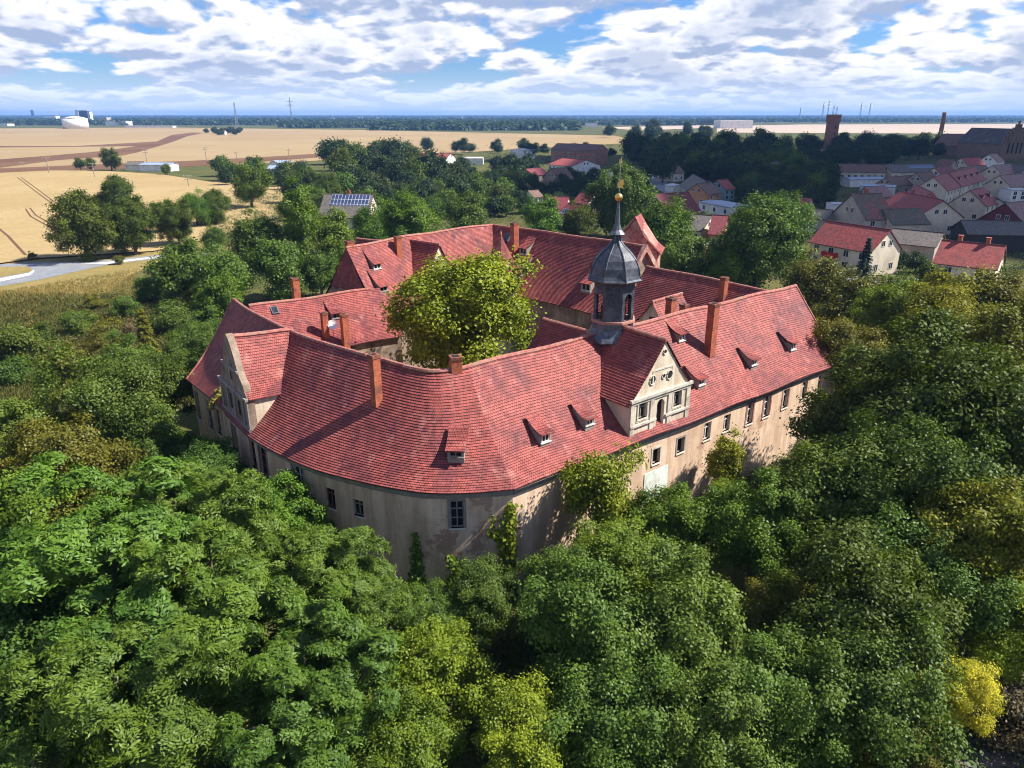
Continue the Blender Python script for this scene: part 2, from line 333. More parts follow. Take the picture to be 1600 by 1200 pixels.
# tramlines in the wheat
def track(pxs, w=.45):
    P = [at(x, y, .36) for x, y in pxs]; mb = MB()
    for a, b in zip(P[:-1], P[1:]):
        d = (b - a)[:2]; d = d / np.linalg.norm(d); n = np.array([-d[1], d[0], 0]) * w / 2
        mb.quad(a - n, a + n, b + n, b - n)
    tag(mb.build('wheel_track', 'ploughed'), kind='structure')
track([(27, 277), (60, 302), (104, 335)]); track([(33, 277), (66, 301), (112, 336)])
track([(40, 326), (48, 338), (84, 358)]); track([(47, 325), (56, 336), (92, 357)])
track([(-10, 350), (12, 368), (40, 398)], .6)

# ------------------------------------------------------------------ the castle: one thing, four wings round a courtyard
CO = (1.0, 66.0, 0.0)
castle = empty('castle', CO, 0, 'old four-winged castle with red tiled roofs, beige walls and a slate bell tower', 'castle')
def cmb(): return MB(CO)
def V(*a): return np.array(a, float)
def hn(v):                                   # unit horizontal
    v = V(v[0], v[1], 0); return v / np.linalg.norm(v)
def interp(P, t):                            # P list, t in 0..len-1
    i = min(int(t), len(P) - 2); f = t - i; return P[i] * (1 - f) + P[i + 1] * f
def sagz(x, y): return .07 * math.sin(x * .55 + y * .31) + .05 * math.sin(x * .21 - y * .47 + 1)
def smooth_line(P, n):                       # Catmull-Rom through the points
    out = []
    for i in range(len(P) - 1):
        p0 = P[max(i - 1, 0)]; p1 = P[i]; p2 = P[i + 1]; p3 = P[min(i + 2, len(P) - 1)]
        for k in range(n):
            t = k / n; out.append(.5 * (2 * p1 + (p2 - p0) * t + (2 * p0 - 5 * p1 + 4 * p2 - p3) * t * t + (3 * p1 - p0 - 3 * p2 + p3) * t ** 3))
    out.append(P[-1]); return out
def roof_slope(name, R, E, parent, m='tile', row=.2, sag=.4, step=.032, off=CO, straight=False, seg=1.2):
    """tiled slope between a ridge line R and an eave line E, laid in stepped courses"""
    mb = MB(off); cols = [(R[0], E[0])]
    for i in range(len(R) - 1):
        k = max(1, int(max(np.linalg.norm(R[i + 1] - R[i]), np.linalg.norm(E[i + 1] - E[i])) / seg))
        for j in range(1, k + 1): cols.append((R[i] + (R[i + 1] - R[i]) * j / k, E[i] + (E[i + 1] - E[i]) * j / k))
    L = max(np.linalg.norm(r - e) for r, e in cols); rows = max(2, int(L / row)); pos = []; us = [0]
    for (r, e) in cols:
        c = []
        for k in range(rows + 1):
            t = k / rows; p = r + (e - r) * t; p = p + V(0, 0, -sag * math.sin(math.pi * t ** 1.25) + sagz(p[0], p[1]) * (1 if sag else 0)); c.append(p)
        pos.append(c)
    for a, b in zip(cols[:-1], cols[1:]): us.append(us[-1] + max(np.linalg.norm(b[1] - a[1]), np.linalg.norm(b[0] - a[0])))
    vs = []; fs = []; uv = []; nc = len(cols)
    for j in range(nc):
        d = hn(cols[j][1] - cols[j][0])
        for k in range(rows):
            t = pos[j][k]; b = pos[j][k + 1]; sl = b - t; nrm = V(-sl[2] * d[0], -sl[2] * d[1], np.linalg.norm(sl[:2])); nrm /= np.linalg.norm(nrm)
            vs += [t, b + nrm * step]
    for j in range(nc - 1):
        for k in range(rows):
            a = (j * rows + k) * 2; c = ((j + 1) * rows + k) * 2; u0, u1 = us[j], us[j + 1]; v0 = k * row; v1 = v0 + row
            fs.append([a, a + 1, c + 1, c]); uv.append([(u0, v0), (u0, v1), (u1, v1), (u1, v0)])
            if k < rows - 1: fs.append([a + 1, a + 2, c + 2, c + 1])
            else:
                b = len(vs); vs += [vs[a + 1] - V(0, 0, .09), vs[c + 1] - V(0, 0, .09)]; fs.append([a + 1, b, b + 1, c + 1])
            uv.append([(u0, v1), (u0, v1), (u1, v1), (u1, v1)])
    mb.add(vs, fs, uv); return mb.build(name, m, parent)
def soffit(mb, E, inward):                   # closes the roof's underside back to the wall
    for i in range(len(E) - 1):
        a, b = E[i], E[i + 1]; z = V(0, 0, -.06); mb.quad(a + z, b + z, b + inward[i + 1] + z, a + inward[i] + z)
def ridge_cap(P, parent, r=.17, dz=.0, off=CO):
    mb = MB(off); Q = []
    for i in range(len(P) - 1):
        n = max(1, int(np.linalg.norm(P[i + 1] - P[i]) / .38))
        Q += [P[i] + (P[i + 1] - P[i]) * k / n for k in range(n)]
    Q.append(P[-1])
    for i in range(len(Q) - 1):
        a, b = Q[i], Q[i + 1]; s = sagz(a[0], a[1]); s2 = sagz(b[0], b[1]); j = random.uniform(-.012, .012)
        mb.tube([a + V(0, 0, s + dz - .03 + j), b + (b - a) * .1 + V(0, 0, s2 + dz - .03 + j)], [r * .92, r * 1.06], 7)
    return mb.build('ridge_cap', 'tile_ridge', parent)

def wall_panel(mb, A, B, z0, z1, ops=(), depth=.28):
    """vertical wall A->B (outside on the right hand); openings (s0,s1,za,zb) become real recesses"""
    A = V(A[0], A[1], 0); B = V(B[0], B[1], 0); t = hn(B - A); n = V(t[1], -t[0], 0); Ln = np.linalg.norm(B - A)
    S = sorted({0, Ln} | {x for o in ops for x in o[:2]}); Z = sorted({z0, z1} | {z for o in ops for z in o[2:4]})
    P = lambda s, z, d=0: A + t * s + V(0, 0, z) - n * d
    for i in range(len(S) - 1):
        for k in range(len(Z) - 1):
            s, z = (S[i] + S[i + 1]) / 2, (Z[k] + Z[k + 1]) / 2
            if any(o[0] < s < o[1] and o[2] < z < o[3] for o in ops): continue
            mb.quad(P(S[i], Z[k]), P(S[i + 1], Z[k]), P(S[i + 1], Z[k + 1]), P(S[i], Z[k + 1]))
    for (a, b, c, d) in ops:
        mb.quad(P(a, c), P(a, d), P(a, d, depth), P(a, c, depth)); mb.quad(P(b, c), P(b, c, depth), P(b, d, depth), P(b, d))
        mb.quad(P(a, d), P(b, d), P(b, d, depth), P(a, d, depth)); mb.quad(P(a, c), P(a, c, depth), P(b, c, depth), P(b, c))
    return P
def fill_window(parent, P, o, style='white', depth=.28, name='window', off=CO, sur=None):
    """frame bars, pane and sill in an opening; P from wall_panel"""
    a, b, c, d = o; w = .07; y = depth - .03
    fr = MB(off)
    def bar(s0, s1, z0, z1, y0, y1):
        pts = [P(s0, z0, y0), P(s1, z0, y0), P(s1, z1, y0), P(s0, z1, y0)]; fr.prism(pts, P(0, 0, y1) - P(0, 0, y0))
    if style in ('white', 'grey', 'red'):
        bar(a, a + w, c, d, y - .07, y); bar(b - w, b, c, d, y - .07, y); bar(a + w, b - w, d - w, d, y - .07, y); bar(a + w, b - w, c, c + w, y - .07, y)
        mid = (a + b) / 2; tr = c + (d - c) * .68
        bar(mid - .04, mid + .04, c + w, d - w, y - .06, y); bar(a + w, b - w, tr - .04, tr + .04, y - .065, y)
        if d - c > 1.8: bar(a + w, b - w, c + (d - c) * .34 - .025, c + (d - c) * .34 + .025, y - .05, y)
    else:
        bar(a, a + .05, c, d, y - .05, y); bar(b - .05, b, c, d, y - .05, y); bar(a + .05, b - .05, d - .05, d, y - .05, y); bar(a + .05, b - .05, c, c + .05, y - .05, y)
    win = fr.build(name, {'white': 'frame_white', 'grey': 'frame_grey', 'red': 'frame_red', 'hole': 'frame_grey'}[style], parent)
    pn = MB(off); pn.quad(P(a, c, depth - .005), P(b, c, depth - .005), P(b, d, depth - .005), P(a, d, depth - .005))
    pn.build('pane', 'void' if style == 'hole' else 'glass', win)
    s = MB(off); s.prism([P(a - .1, c - .1, -.09), P(b + .1, c - .1, -.09), P(b + .1, c, -.07), P(a - .1, c, -.07)], P(0, 0, .15) - P(0, 0, -.09)); s.build('sill', 'trim', win)
    if sur:
        q = MB(off); e = -.03
        def band(s0, s1, z0, z1): q.prism([P(s0, z0, e), P(s1, z0, e), P(s1, z1, e), P(s0, z1, e)], P(0, 0, .05) - P(0, 0, e))
        band(a - .16, a, c, d + .16); band(b, b + .16, c, d + .16); band(a, b, d, d + .16)
        q.build('surround', sur, win)
    return win

ZE, ZR = 8.0, 14.2
# --- south-west wing, rounded front corner and south-east wing: ridge, eave
RP = [(-25.47, 64.7), (-21.6, 59.3), (-17.3, 54.2), (-12.2, 49.6), (-8.5, 46.9), (-6.3, 45.5), (-4.8, 45.15), (-3.0, 45.85)]
EP = [(-28.9, 60.35), (-24.3, 54.9), (-19.1, 48.1), (-14.2, 43.65), (-9.8, 41.2), (-6.4, 39.9), (-3.9, 39.65), (0.2, 40.1)]
Rf = smooth_line([V(x, y, ZR) for x, y in RP], 4); Ef = smooth_line([V(x, y, ZE) for x, y in EP], 4)
a_se = V(.7815, .6239, 0); n_se = V(.6239, -.7815, 0)
P0 = V(.2, 40.1, ZE)
Rend = V(28.1, 70.55, ZR); Eend = P0 + a_se * 40.0
K0 = len(Rf) - 1
Rf.append(Rend); Ef.append(Eend)
front_roof = roof_slope('roof', Rf, Ef, castle)
If = []
for r, e in zip(Rf, Ef):
    w = V(r[0] - e[0], r[1] - e[1], 0); If.append(V(r[0] + w[0] * .92, r[1] + w[1] * .92, ZE))
If[-1] = Rend - n_se * 5.5 + V(0, 0, ZE - ZR); If[K0] = V(-4.6, 52.6, ZE)
roof_slope('roof', Rf[::-1], If[::-1], castle)
ridge_cap(Rf, front_roof)
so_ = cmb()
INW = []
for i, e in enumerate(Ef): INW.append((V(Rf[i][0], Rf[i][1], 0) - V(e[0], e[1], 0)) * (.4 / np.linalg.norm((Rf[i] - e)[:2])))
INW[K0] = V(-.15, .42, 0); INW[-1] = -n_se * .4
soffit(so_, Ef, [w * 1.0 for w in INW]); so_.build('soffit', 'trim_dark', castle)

# walls under the front eave
Wf = [e + w for e, w in zip(Ef, INW)]
wall = cmb()
def seg_ops(wins):                            # wins: list of (x, y, half width, z0, z1, style, surround)
    d = {}
    for w in wins:
        best = None
        for i in range(K0):
            A, B = Wf[i], Wf[i + 1]; t = hn(B - A); s = np.dot(V(w[0], w[1], 0) - V(A[0], A[1], 0), t); Ln = np.linalg.norm((B - A)[:2])
            if 0 <= s <= Ln: best = (i, s, Ln)
        if best is None: continue
        i, s, Ln = best; hw = min(w[2], Ln / 2 - .06); s = min(max(s, hw + .05), Ln - hw - .05)
        d.setdefault(i, []).append(((s - hw, s + hw, w[3], w[4]), w[5], w[6]))
    return d
sw_wins = [(-3.61, 40.08, .52, 5.25, 7.2, 'grey', 'trim_dark'), (-9.85, 41.69, .42, 5.1, 6.3, 'grey', None), (-11.96, 42.86, .42, 5.1, 6.6, 'red', None),
           (-14.83, 44.76, .58, 5.1, 7.35, 'white', 'trim_dark'), (-17.65, 47.32, .62, 4.9, 7.35, 'red', 'trim_dark'), (-19.4, 49.1, .58, 4.9, 7.35, 'red', None),
           (-22.0, 52.6, .6, 4.5, 6.9, 'grey', 'trim_dark'), (-24.9, 56.2, .6, 4.5, 6.9, 'grey', None), (-26.7, 58.3, .6, 4.3, 6.9, 'grey', None), (-28.1, 60.05, .5, 4.3, 6.9, 'grey', None)]
SO = seg_ops(sw_wins); todo = []
for i in range(K0):
    A, B = Wf[i], Wf[i + 1]; ops = [o[0] for o in SO.get(i, [])]
    P = wall_panel(wall, A, B, -1.5, ZE + .1, ops)
    for o in SO.get(i, []): todo.append((P, o))
sw_wall = wall.build('wall', 'plaster', castle)
for P, o in todo: fill_window(castle, P, o[0], o[1], sur=o[2])
wall = cmb()
A, B = Wf[K0], Wf[-1]
def se_s(s): return s - .15
SEW = [(13.97, .42, 5.3, 6.55, 'hole', 'trim'), (16.81, .42, 5.35, 6.6, 'hole', 'trim_dark'), (20.1, .45, 5.5, 7.0, 'white', None), (22.66, .45, 5.55, 7.0, 'white', None),
       (25.85, .45, 5.3, 7.2, 'white', 'brick_old'), (28.34, .5, 5.3, 7.25, 'white', 'brick_old'), (31.22, .45, 5.4, 7.2, 'white', 'brick_old'), (34.3, .45, 5.5, 7.2, 'white', None), (37, .45, 5.5, 7.2, 'white', None)]
ops = [(se_s(s) - h, se_s(s) + h, z0, z1) for s, h, z0, z1, _, _ in SEW]
P = wall_panel(wall, A, B, -1.5, ZE + .1, ops); PSE = P
wall.build('wall', 'plaster', castle)
for o, w in zip(ops, SEW): fill_window(castle, P, o, w[4], sur=w[5])
# whitewashed gate boards below the gable
d_ = cmb(); d_.prism([P(12.6, 2.2, -.05), P(15.3, 2.2, -.05), P(15.3, 4.75, -.05), P(12.6, 4.75, -.05)], n_se * -.04)
gate = d_.build('door', 'whitewash', castle); gate['label'] = 'whitewashed boarded gate'
h_ = cmb(); h_.box(0, .05, 0, .3, 0, .05, lambda x, y, z: P(13.95 + x, 3.2 + y, -.07 - z)); h_.build('handle', 'grey_metal', gate)
# painted cornice band along the wall tops
cb = cmb()
for i in range(K0 + 1):
    A_, B_ = Wf[i], Wf[i + 1]; t = hn(B_ - A_); n = V(t[1], -t[0], 0)
    for (zz0, zz1, d) in ((7.55, 7.9, .14), (7.42, 7.55, .07)):
        cb.quad(A_ * [1, 1, 0] + n * d + V(0, 0, zz0), B_ * [1, 1, 0] + n * d + V(0, 0, zz0), B_ * [1, 1, 0] + n * d + V(0, 0, zz1), A_ * [1, 1, 0] + n * d + V(0, 0, zz1))
        cb.quad(A_ * [1, 1, 0] + V(0, 0, zz0), B_ * [1, 1, 0] + V(0, 0, zz0), B_ * [1, 1, 0] + n * d + V(0, 0, zz0), A_ * [1, 1, 0] + n * d + V(0, 0, zz0))
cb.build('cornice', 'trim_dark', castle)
# end gables and courtyard walls
gw = cmb()
def gable_wall(mb, e, r, i, zb=-1.5, cut=.25):
    mb.poly([V(e[0], e[1], zb), V(i[0], i[1], zb), V(i[0], i[1], i[2] - cut), V(r[0], r[1], r[2] - cut), V(e[0], e[1], e[2] - cut)])
k_ = a_se * -.35
gable_wall(gw, Wf[-1] + k_ + V(0, 0, .1), Rend + k_, If[-1] + n_se * .4 + k_)
gable_wall(gw, Wf[0] + V(.25, -.3, .1), Rf[0] + V(.25, -.3, 0), If[0] + V(.25, -.3, 0))
for i in range(len(If) - 1): gw.quad(If[i] * [1, 1, 0], If[i + 1] * [1, 1, 0], If[i + 1] - V(0, 0, .1), If[i] - V(0, 0, .1))
gw.build('wall', 'plaster', castle)
# verge tiles at the two gable ends
for (r, e) in ((Rf[0], Ef[0]), (Rf[-1], Ef[-1])):
    P_ = [r + (e - r) * t + V(0, 0, -.4 * math.sin(math.pi * t ** 1.25) + .04 + sagz(*(r + (e - r) * t)[:2])) for t in np.linspace(0, 1, 12)]
    mb = cmb(); mb.tube(P_, .09, 6); mb.build('verge', 'tile_ridge', front_roof)

# --- low north-west wing
aw = hn(V(9.7, 7.2, 0)); nw_in = V(aw[1], -aw[0], 0)
C0 = V(-26.1, 69.9, 12.2); C1 = V(-14.6, 78.3, 12.2)
rc = roof_slope('roof', [C0, C1], [C0 + nw_in * 5 + V(0, 0, -4.4), C1 + nw_in * 5 + V(0, 0, -4.4)], castle, sag=.25)
roof_slope('roof', [C1, C0], [C1 - nw_in * 4.5 + V(0, 0, -4.4), C0 - nw_in * 4.5 + V(0, 0, -4.4)], castle, sag=.25)
ridge_cap([C0, C1 - aw * 1.2], rc)
w_ = cmb()
for s in (4.6, -4.1): w_.quad(*[p + nw_in * s * 1.0 + V(0, 0, z - 12.2) for p, z in ((C0 + aw * .3, 0), (C1, 0), (C1, 7.9), (C0 + aw * .3, 7.9))])
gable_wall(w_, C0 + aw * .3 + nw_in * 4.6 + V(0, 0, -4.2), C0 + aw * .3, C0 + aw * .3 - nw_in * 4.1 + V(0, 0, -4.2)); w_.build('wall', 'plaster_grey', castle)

# --- tall north-west and north-east wings
ZT, ZTE = 16.0, 9.0
D = [V(-18.6, 81.2, ZT), V(-13.9, 88.1, ZT), V(-9.1, 94.3, ZT), V(-2.6, 100.1, ZT)]
E1 = V(14.9, 82.2, ZT)
di = [V(-14.65, 78.15, ZTE), V(-9.8, 84.9, ZTE), V(-5.1, 90.4, ZTE), V(-2.6, 91.6, ZTE)]
E1i = V(10.5, 77.7, ZTE)
do = [V(-22.8, 84.4, ZTE), V(-18.3, 91.3, ZTE), V(-13.2, 98.2, ZTE), V(-2.6, 108.8, ZTE)]; E1o = V(19.4, 86.6, ZTE)
# half hip: the ridge end is cut back, the tile face drops to a wall
H1, H2 = V(-16.35, 78.9, 11.5), V(-20.9, 82.3, 11.5)
Ds = D[0] + hn(D[1] - D[0]) * .9
rd = roof_slope('roof', [D[0], Ds] + D[1:], [di[0], di[0] + hn(di[1] - di[0]) * .9] + di[1:], castle, sag=.3)
rne = roof_slope('roof', [D[3], E1], [di[3], E1i], castle, sag=.3)
roof_slope('roof', (D + [E1])[::-1], (do + [E1o])[::-1], castle, sag=.3)
roof_slope('roof', [D[0] + V(0, 0, .02), D[0] + V(.02, -.02, .02)], [H2, H1], castle, sag=0, row=.3)
ridge_cap(D + [E1], rd)
w_ = cmb()
aD = hn(D[1] - D[0])
w_.poly([V(di[0][0], di[0][1], 0) + aD * .1, V(do[0][0], do[0][1], 0) + aD * .1, V(do[0][0], do[0][1], ZTE) + aD * .1, H2 + aD * .15, H1 + aD * .15, V(di[0][0], di[0][1], ZTE) + aD * .1][::-1])
inn = [p + V(-.25, .25, 0) for p in di[:3]] + [di[3] + V(0, .4, 0), E1i + V(.3, .3, 0)]
for i in range(4): w_.quad(inn[i] * [1, 1, 0], inn[i + 1] * [1, 1, 0], inn[i + 1], inn[i])
w_.poly([E1i * [1, 1, 0], E1o * [1, 1, 0], E1o, E1 - V(0, 0, .1), E1i])
out = do + [E1o]
for i in range(4): w_.quad(out[i] * [1, 1, 0], out[i + 1] * [1, 1, 0], out[i + 1], out[i])
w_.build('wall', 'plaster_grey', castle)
# parapet on the open end of the tall north-east wing
mb = cmb()
tE = hn(E1 - D[3])
for (x, y) in ((E1i, E1), (E1, E1o)): mb.prism([x + V(0, 0, -.5), y + V(0, 0, -.5), y + V(0, 0, .3), x + V(0, 0, .3)], tE * .5)
mb.build('parapet', 'brick_old', castle)
# --- low north-east wing
F0, F1 = V(15.1, 80.6, 14.0), V(25.2, 68.6, 14.0); tF = hn(F1 - F0); nF = V(-tF[1], tF[0], 0) * -1
if nF[0] > 0: nF = -nF
F0i, F1i = F0 + nF * 5.6 + V(0, 0, -5.8), F1 + nF * 5.6 + V(0, 0, -5.8)
rf = roof_slope('roof', [F0, F1], [F0i, F1i], castle, sag=.25)
roof_slope('roof', [F1, F0], [F1 - nF * 5.6 + V(0, 0, -5.8), F0 - nF * 5.6 + V(0, 0, -5.8)], castle, sag=.25)
ridge_cap([F0, F1], rf)
w_ = cmb()
for s in (5.3, -5.2): w_.quad(*[p + nF * s + V(0, 0, z) for p, z in ((F0, -14), (F1, -14), (F1, -5.6), (F0, -5.6))])
w_.build('wall', 'plaster_grey', castle)

# --- ruined stair tower with a steep lean-to roof behind the north-east wing
rt = V(15.35, 87.0, 0); u1 = hn(V(.96, -.28, 0)); u2 = V(-u1[1], u1[0], 0)
def rp(a, b, z): return rt + u1 * a + u2 * b + V(0, 0, z)
w_ = cmb(); hw = 2.3; ap = -.45
fp = [(-hw, 0), (hw, 0), (hw, 14.9), (ap, 18.7), (-hw, 16.2)]
w_.prism([rp(s, -hw, z) for s, z in fp], u2 * 2 * hw)
ruin = w_.build('stair_tower', 'brick_old', castle); ruin['label'] = 'ruined brick tower with a steep broken tile roof'
roof_slope('roof', [rp(ap, -hw - .12, 18.85), rp(ap, hw + .2, 18.85)], [rp(hw + .45, -hw - .12, 14.75), rp(hw + .45, hw + .2, 14.75)], ruin, sag=.5)
roof_slope('roof', [rp(ap, hw + .2, 18.85), rp(ap, -hw - .12, 18.85)], [rp(-hw - .3, hw + .2, 16.1), rp(-hw - .3, -hw - .12, 16.1)], ruin, sag=.1)
mb = cmb(); mb.tube([rp(-hw - .3, -hw - .12, 16.15), rp(ap, -hw - .12, 18.95), rp(.7, -hw - .12, 16.75), rp(hw + .45, -hw - .12, 14.8)], .14, 6); mb.build('coping', 'tile_ridge', ruin)
mb = cmb(); mb.box(-.25, .25, -.3, 0, 8, 16.6, lambda x, y, z: rp(.75 + x, -hw + y, z)); mb.build('pier', 'copper_clay', ruin)
mb = cmb(); arc = [(-.45, 10.8), (.45, 10.8), (.45, 12.4)] + [(.45 * math.cos(t), 12.4 + .45 * math.sin(t)) for t in np.linspace(.3, 2.84, 6)] + [(-.45, 12.4)]
mb.prism([rp(hw + .012, s, z) for s, z in arc], u1 * .02); mb.build('window', 'void', ruin)

# --- round stair tower in the north corner of the courtyard
st = at_y(783, 425, 88.2); stc = V(st[0], 88.2, 0)
mb = cmb(); mb.lathe(stc, [(2.0, 0), (2.0, 12.0), (2.15, 12.05), (2.15, 12.25)], 10); stt = mb.build('stair_tower', 'plaster_pale', castle)
mb = cmb(); mb.lathe(stc, [(2.6, 12.05), (2.1, 12.55), (1.45, 13.5), (.8, 14.8), (.05, 16.3)], 8); mb.build('roof', 'tile', stt)
mb = cmb(); mb.lathe(stc, [(.08, 16.2), (.14, 16.5), (.03, 16.9)], 6); mb.build('finial', 'tile_ridge', stt)
mb = cmb(); mb.box(-.3, .3, -2.06, -1.9, 10.3, 11.3, lambda x, y, z: stc + V(x, y, z)); mb.build('window', 'void', stt)

# --- chimneys
def chimney(c, w, zb, zt, rot=.67, m='brick', d=None):
    d = d or w; ca, sa = math.cos(rot), math.sin(rot)
    fr = lambda x, y, z: V(c[0] + x * ca - y * sa, c[1] + x * sa + y * ca, z)
    mb = cmb(); mb.box(-w / 2, w / 2, -d / 2, d / 2, zb, zt - .22, fr); ch = mb.build('chimney', m, castle)
    mb = cmb(); k = .04; mb.box(-w / 2 - k, w / 2 + k, -d / 2 - k, d / 2 + k, zt - .22, zt, fr); mb.build('chimney_cap', 'brick_sooty', ch)
    mb = cmb(); mb.box(-w / 2 + .14, w / 2 - .14, -d / 2 + .14, d / 2 - .14, zt + .001, zt + .03, fr); mb.build('flue', 'void', ch)
    mb = cmb(); q = .12; mb.box(-w / 2 - q, w / 2 + q, -d / 2 - q, d / 2 + q, zb, zb + .25, fr)
    return ch
def plane3(a, b, c):
    n = np.cross(b - a, c - a); n = n / np.linalg.norm(n); return a, (n if n[2] > 0 else -n)
PL = {'sw': plane3(V(-24.3, 54.9, ZE), V(-14.2, 43.65, ZE), V(-12.2, 49.6, ZR)), 'se': plane3(P0, Eend, Rend), 'c': plane3(C0, C1, C0 + nw_in * 5 + V(0, 0, -4.4)),
      'd': plane3(D[0], D[1], di[0]), 'd2': plane3(D[2], D[3], di[2]), 'e': plane3(D[3], E1, E1i), 'f': plane3(F0, F1, F0i), 'co': plane3(V(-6.4, 39.9, ZE), V(-3.9, 39.65, ZE), V(-4.8, 45.15, ZR))}
def ztop(c, py):
    z = 0.0
    for k in range(400):
        z = k * .08; y = c[1]; dz = z - CAMZ
        Zc = y * math.cos(PITCH) - dz * math.sin(PITCH); Yc = y * math.sin(PITCH) + dz * math.cos(PITCH)
        if 600 - F * Yc / Zc < py: break
    return z
def chim_on(pl, bx, by, ty, w, rot=.67, m='brick', back=.35):
    b = hit(bx, by, *PL[pl]); c = V(b[0], b[1] + back, 0); return chimney(c, w, b[2] - 1.5, ztop(c, ty), rot, m)
chim_on('sw', 586, 604, 554, .56, .75)
chim_on('se', 1110, 553, 475, .68)
chim_on('c', 508, 527, 488, .58); chim_on('c', 540, 545, 492, .64)
chim_on('d', 622, 400, 369, .7); chim_on('e', 804, 396, 349, .8); chim_on('f', 1130, 470, 434, .62)
chimney(V(-3.75, 45.6, 0), .72, 12.5, 15.0, .3); chimney(V(*at(543, 384, 16.2)[:2], 0) + V(.1, .5, 0), .75, 14.5, 16.7)
q_ = at(1081, 497, 13.6); chimney(V(q_[0] - .5, q_[1] + .9, 0), .6, 11.5, 14.6)
q_ = at(461, 466, 11.6); chimney(V(q_[0], q_[1] + .6, 0), .7, 9.5, ztop(q_ + V(0, .6, 0), 435))
q_ = at(1047, 492, 12.4); chimney(V(q_[0], q_[1], 0), .7, 8, ztop(q_, 465))

# --- swept dormers
def dormer(pl, px, py, w=.88, h=.74, L=1.35, style='white', axis=None):
    p0, n = PL[pl]; b = hit(px, py, p0, n); d = hn(n); t = V(-d[1], d[0], 0); tp = math.hypot(n[0], n[1]) / n[2]
    b = b - V(0, 0, .12)
    fr = lambda x, y, z: b + t * x - d * y + V(0, 0, z)                  # y runs up the slope
    zt = lambda y: y * tp - .3
    hw = w / 2; top = L * tp + .05
    ck = cmb()
    for s in (-hw, hw): ck.poly([fr(s, 0, -.3), fr(s, 0, h - .1), fr(s, L * .5, h - .1 + (top - h) * .5 - .17), fr(s, L, top - .14), fr(s, L, top - .8)])
    ck.quad(fr(-hw, 0, -.3), fr(hw, 0, -.3), fr(hw, 0, .12), fr(-hw, 0, .12)); ck.quad(fr(-hw, 0, h - .1), fr(hw, 0, h - .1), fr(hw, 0, h), fr(-hw, 0, h))
    for s in (-1, 1): ck.quad(*[fr(x, 0, z) for x, z in ((s * hw, .12), (s * (hw - .12), .12), (s * (hw - .12), h - .1), (s * hw, h - .1))])
    do_ = ck.build('dormer', 'frame_grey', castle)  # dark grey boards: shade on the cheeks is put into their colour
    roof_slope('dormer_roof', [fr(-hw - .12, L + .2, (L + .2) * tp + .02), fr(hw + .12, L + .2, (L + .2) * tp + .02)], [fr(-hw - .12, -.22, h - .02), fr(hw + .12, -.22, h - .02)], do_, sag=.16, row=.24)
    pn = cmb(); pn.quad(*[fr(x, .12, z) for x, z in ((-hw + .1, .1), (hw - .1, .1), (hw - .1, h - .08), (-hw + .1, h - .08))]); pn.build('pane', 'void', do_)
    f_ = cmb()
    for x in (-hw + .12, -.03, hw - .18): f_.box(x, x + .06, .02, .09, .12, h - .1, fr)
    f_.box(-hw + .12, hw - .12, .01, .08, .12, .18, fr); f_.box(-hw - .02, hw + .02, -.08, .02, .04, .11, fr); f_.build('window_frame', 'frame_white' if style == 'white' else 'frame_grey', do_)
for a in ((853, 690), (922, 663), (1066, 532), (1097, 601), (1179, 570), (1240, 546)): dormer('se', *a)
dormer('co', 712, 714, 1.05, .7, 1.3, 'grey')
dormer('c', 527, 497, 1.1, .7, 2.1, 'grey'); dormer('d', 590, 420, 1.3, .85, 1.6); dormer('d', 600, 455, 1.3, .85, 1.6, 'grey')
dormer('e', 817, 397, 1.3, .9, 1.8); dormer('e', 806, 432, 1.5, 1.0, 2.2); dormer('e', 915, 454, 1.4, 1.0, 2.1)
# roof windows and the dish on the courtyard slopes
def skylight(pl, px, py, w, h):
    p0, n = PL[pl]; b = hit(px, py, p0, n); d = hn(n); t = V(-d[1], d[0], 0); up = np.cross(t, n); up = up / np.linalg.norm(up)
    if up[2] < 0: up = -up
    f_ = cmb(); fr = lambda x, y, z: b + t * x + up * y + n * z
    f_.box(-w / 2, w / 2, -h / 2, h / 2, -.3, .14, fr); s = f_.build('roof_window', 'lead', castle)
    g_ = cmb(); g_.box(-w / 2 + .09, w / 2 - .09, -h / 2 + .09, h / 2 - .09, .142, .16, fr); g_.build('pane', 'glass', s)
skylight('c', 429, 485, .7, .9); skylight('e', 793, 371, .9, 1.2)
dp = hit(521, 524, *PL['c'])
mb = cmb(); mb.tube([dp - V(0, 0, .4), dp + V(0, 0, .9)], .035); dish_pole = mb.build('satellite_dish', 'grey_metal', castle)
mb = cmb(); dd = hn(V(.35, -.95, 0)) * .9 + V(0, 0, .43); s1 = hn(np.cross(dd, V(0, 0, 1))); s2 = np.cross(s1, dd)
ring = [[dp + V(0, 0, 1.1) + dd * (.06 + .16 * k * k) + (s1 * math.cos(t) + s2 * math.sin(t)) * .5 * k for t in np.linspace(0, 2 * math.pi, 16, endpoint=False)] for k in (.05, .4, .75, 1)]
mb.add(sum(ring, []), [[k * 16 + i, k * 16 + (i + 1) % 16, (k + 1) * 16 + (i + 1) % 16, (k + 1) * 16 + i] for k in range(3) for i in range(16)] + [list(range(16))])
mb.build('reflector', 'white_metal', dish_pole, True)
mb = cmb(); mb.tube([dp + V(0, 0, .7), dp + V(0, 0, .8) + dd * .6], .02); mb.build('feed_arm', 'grey_metal', dish_pole)

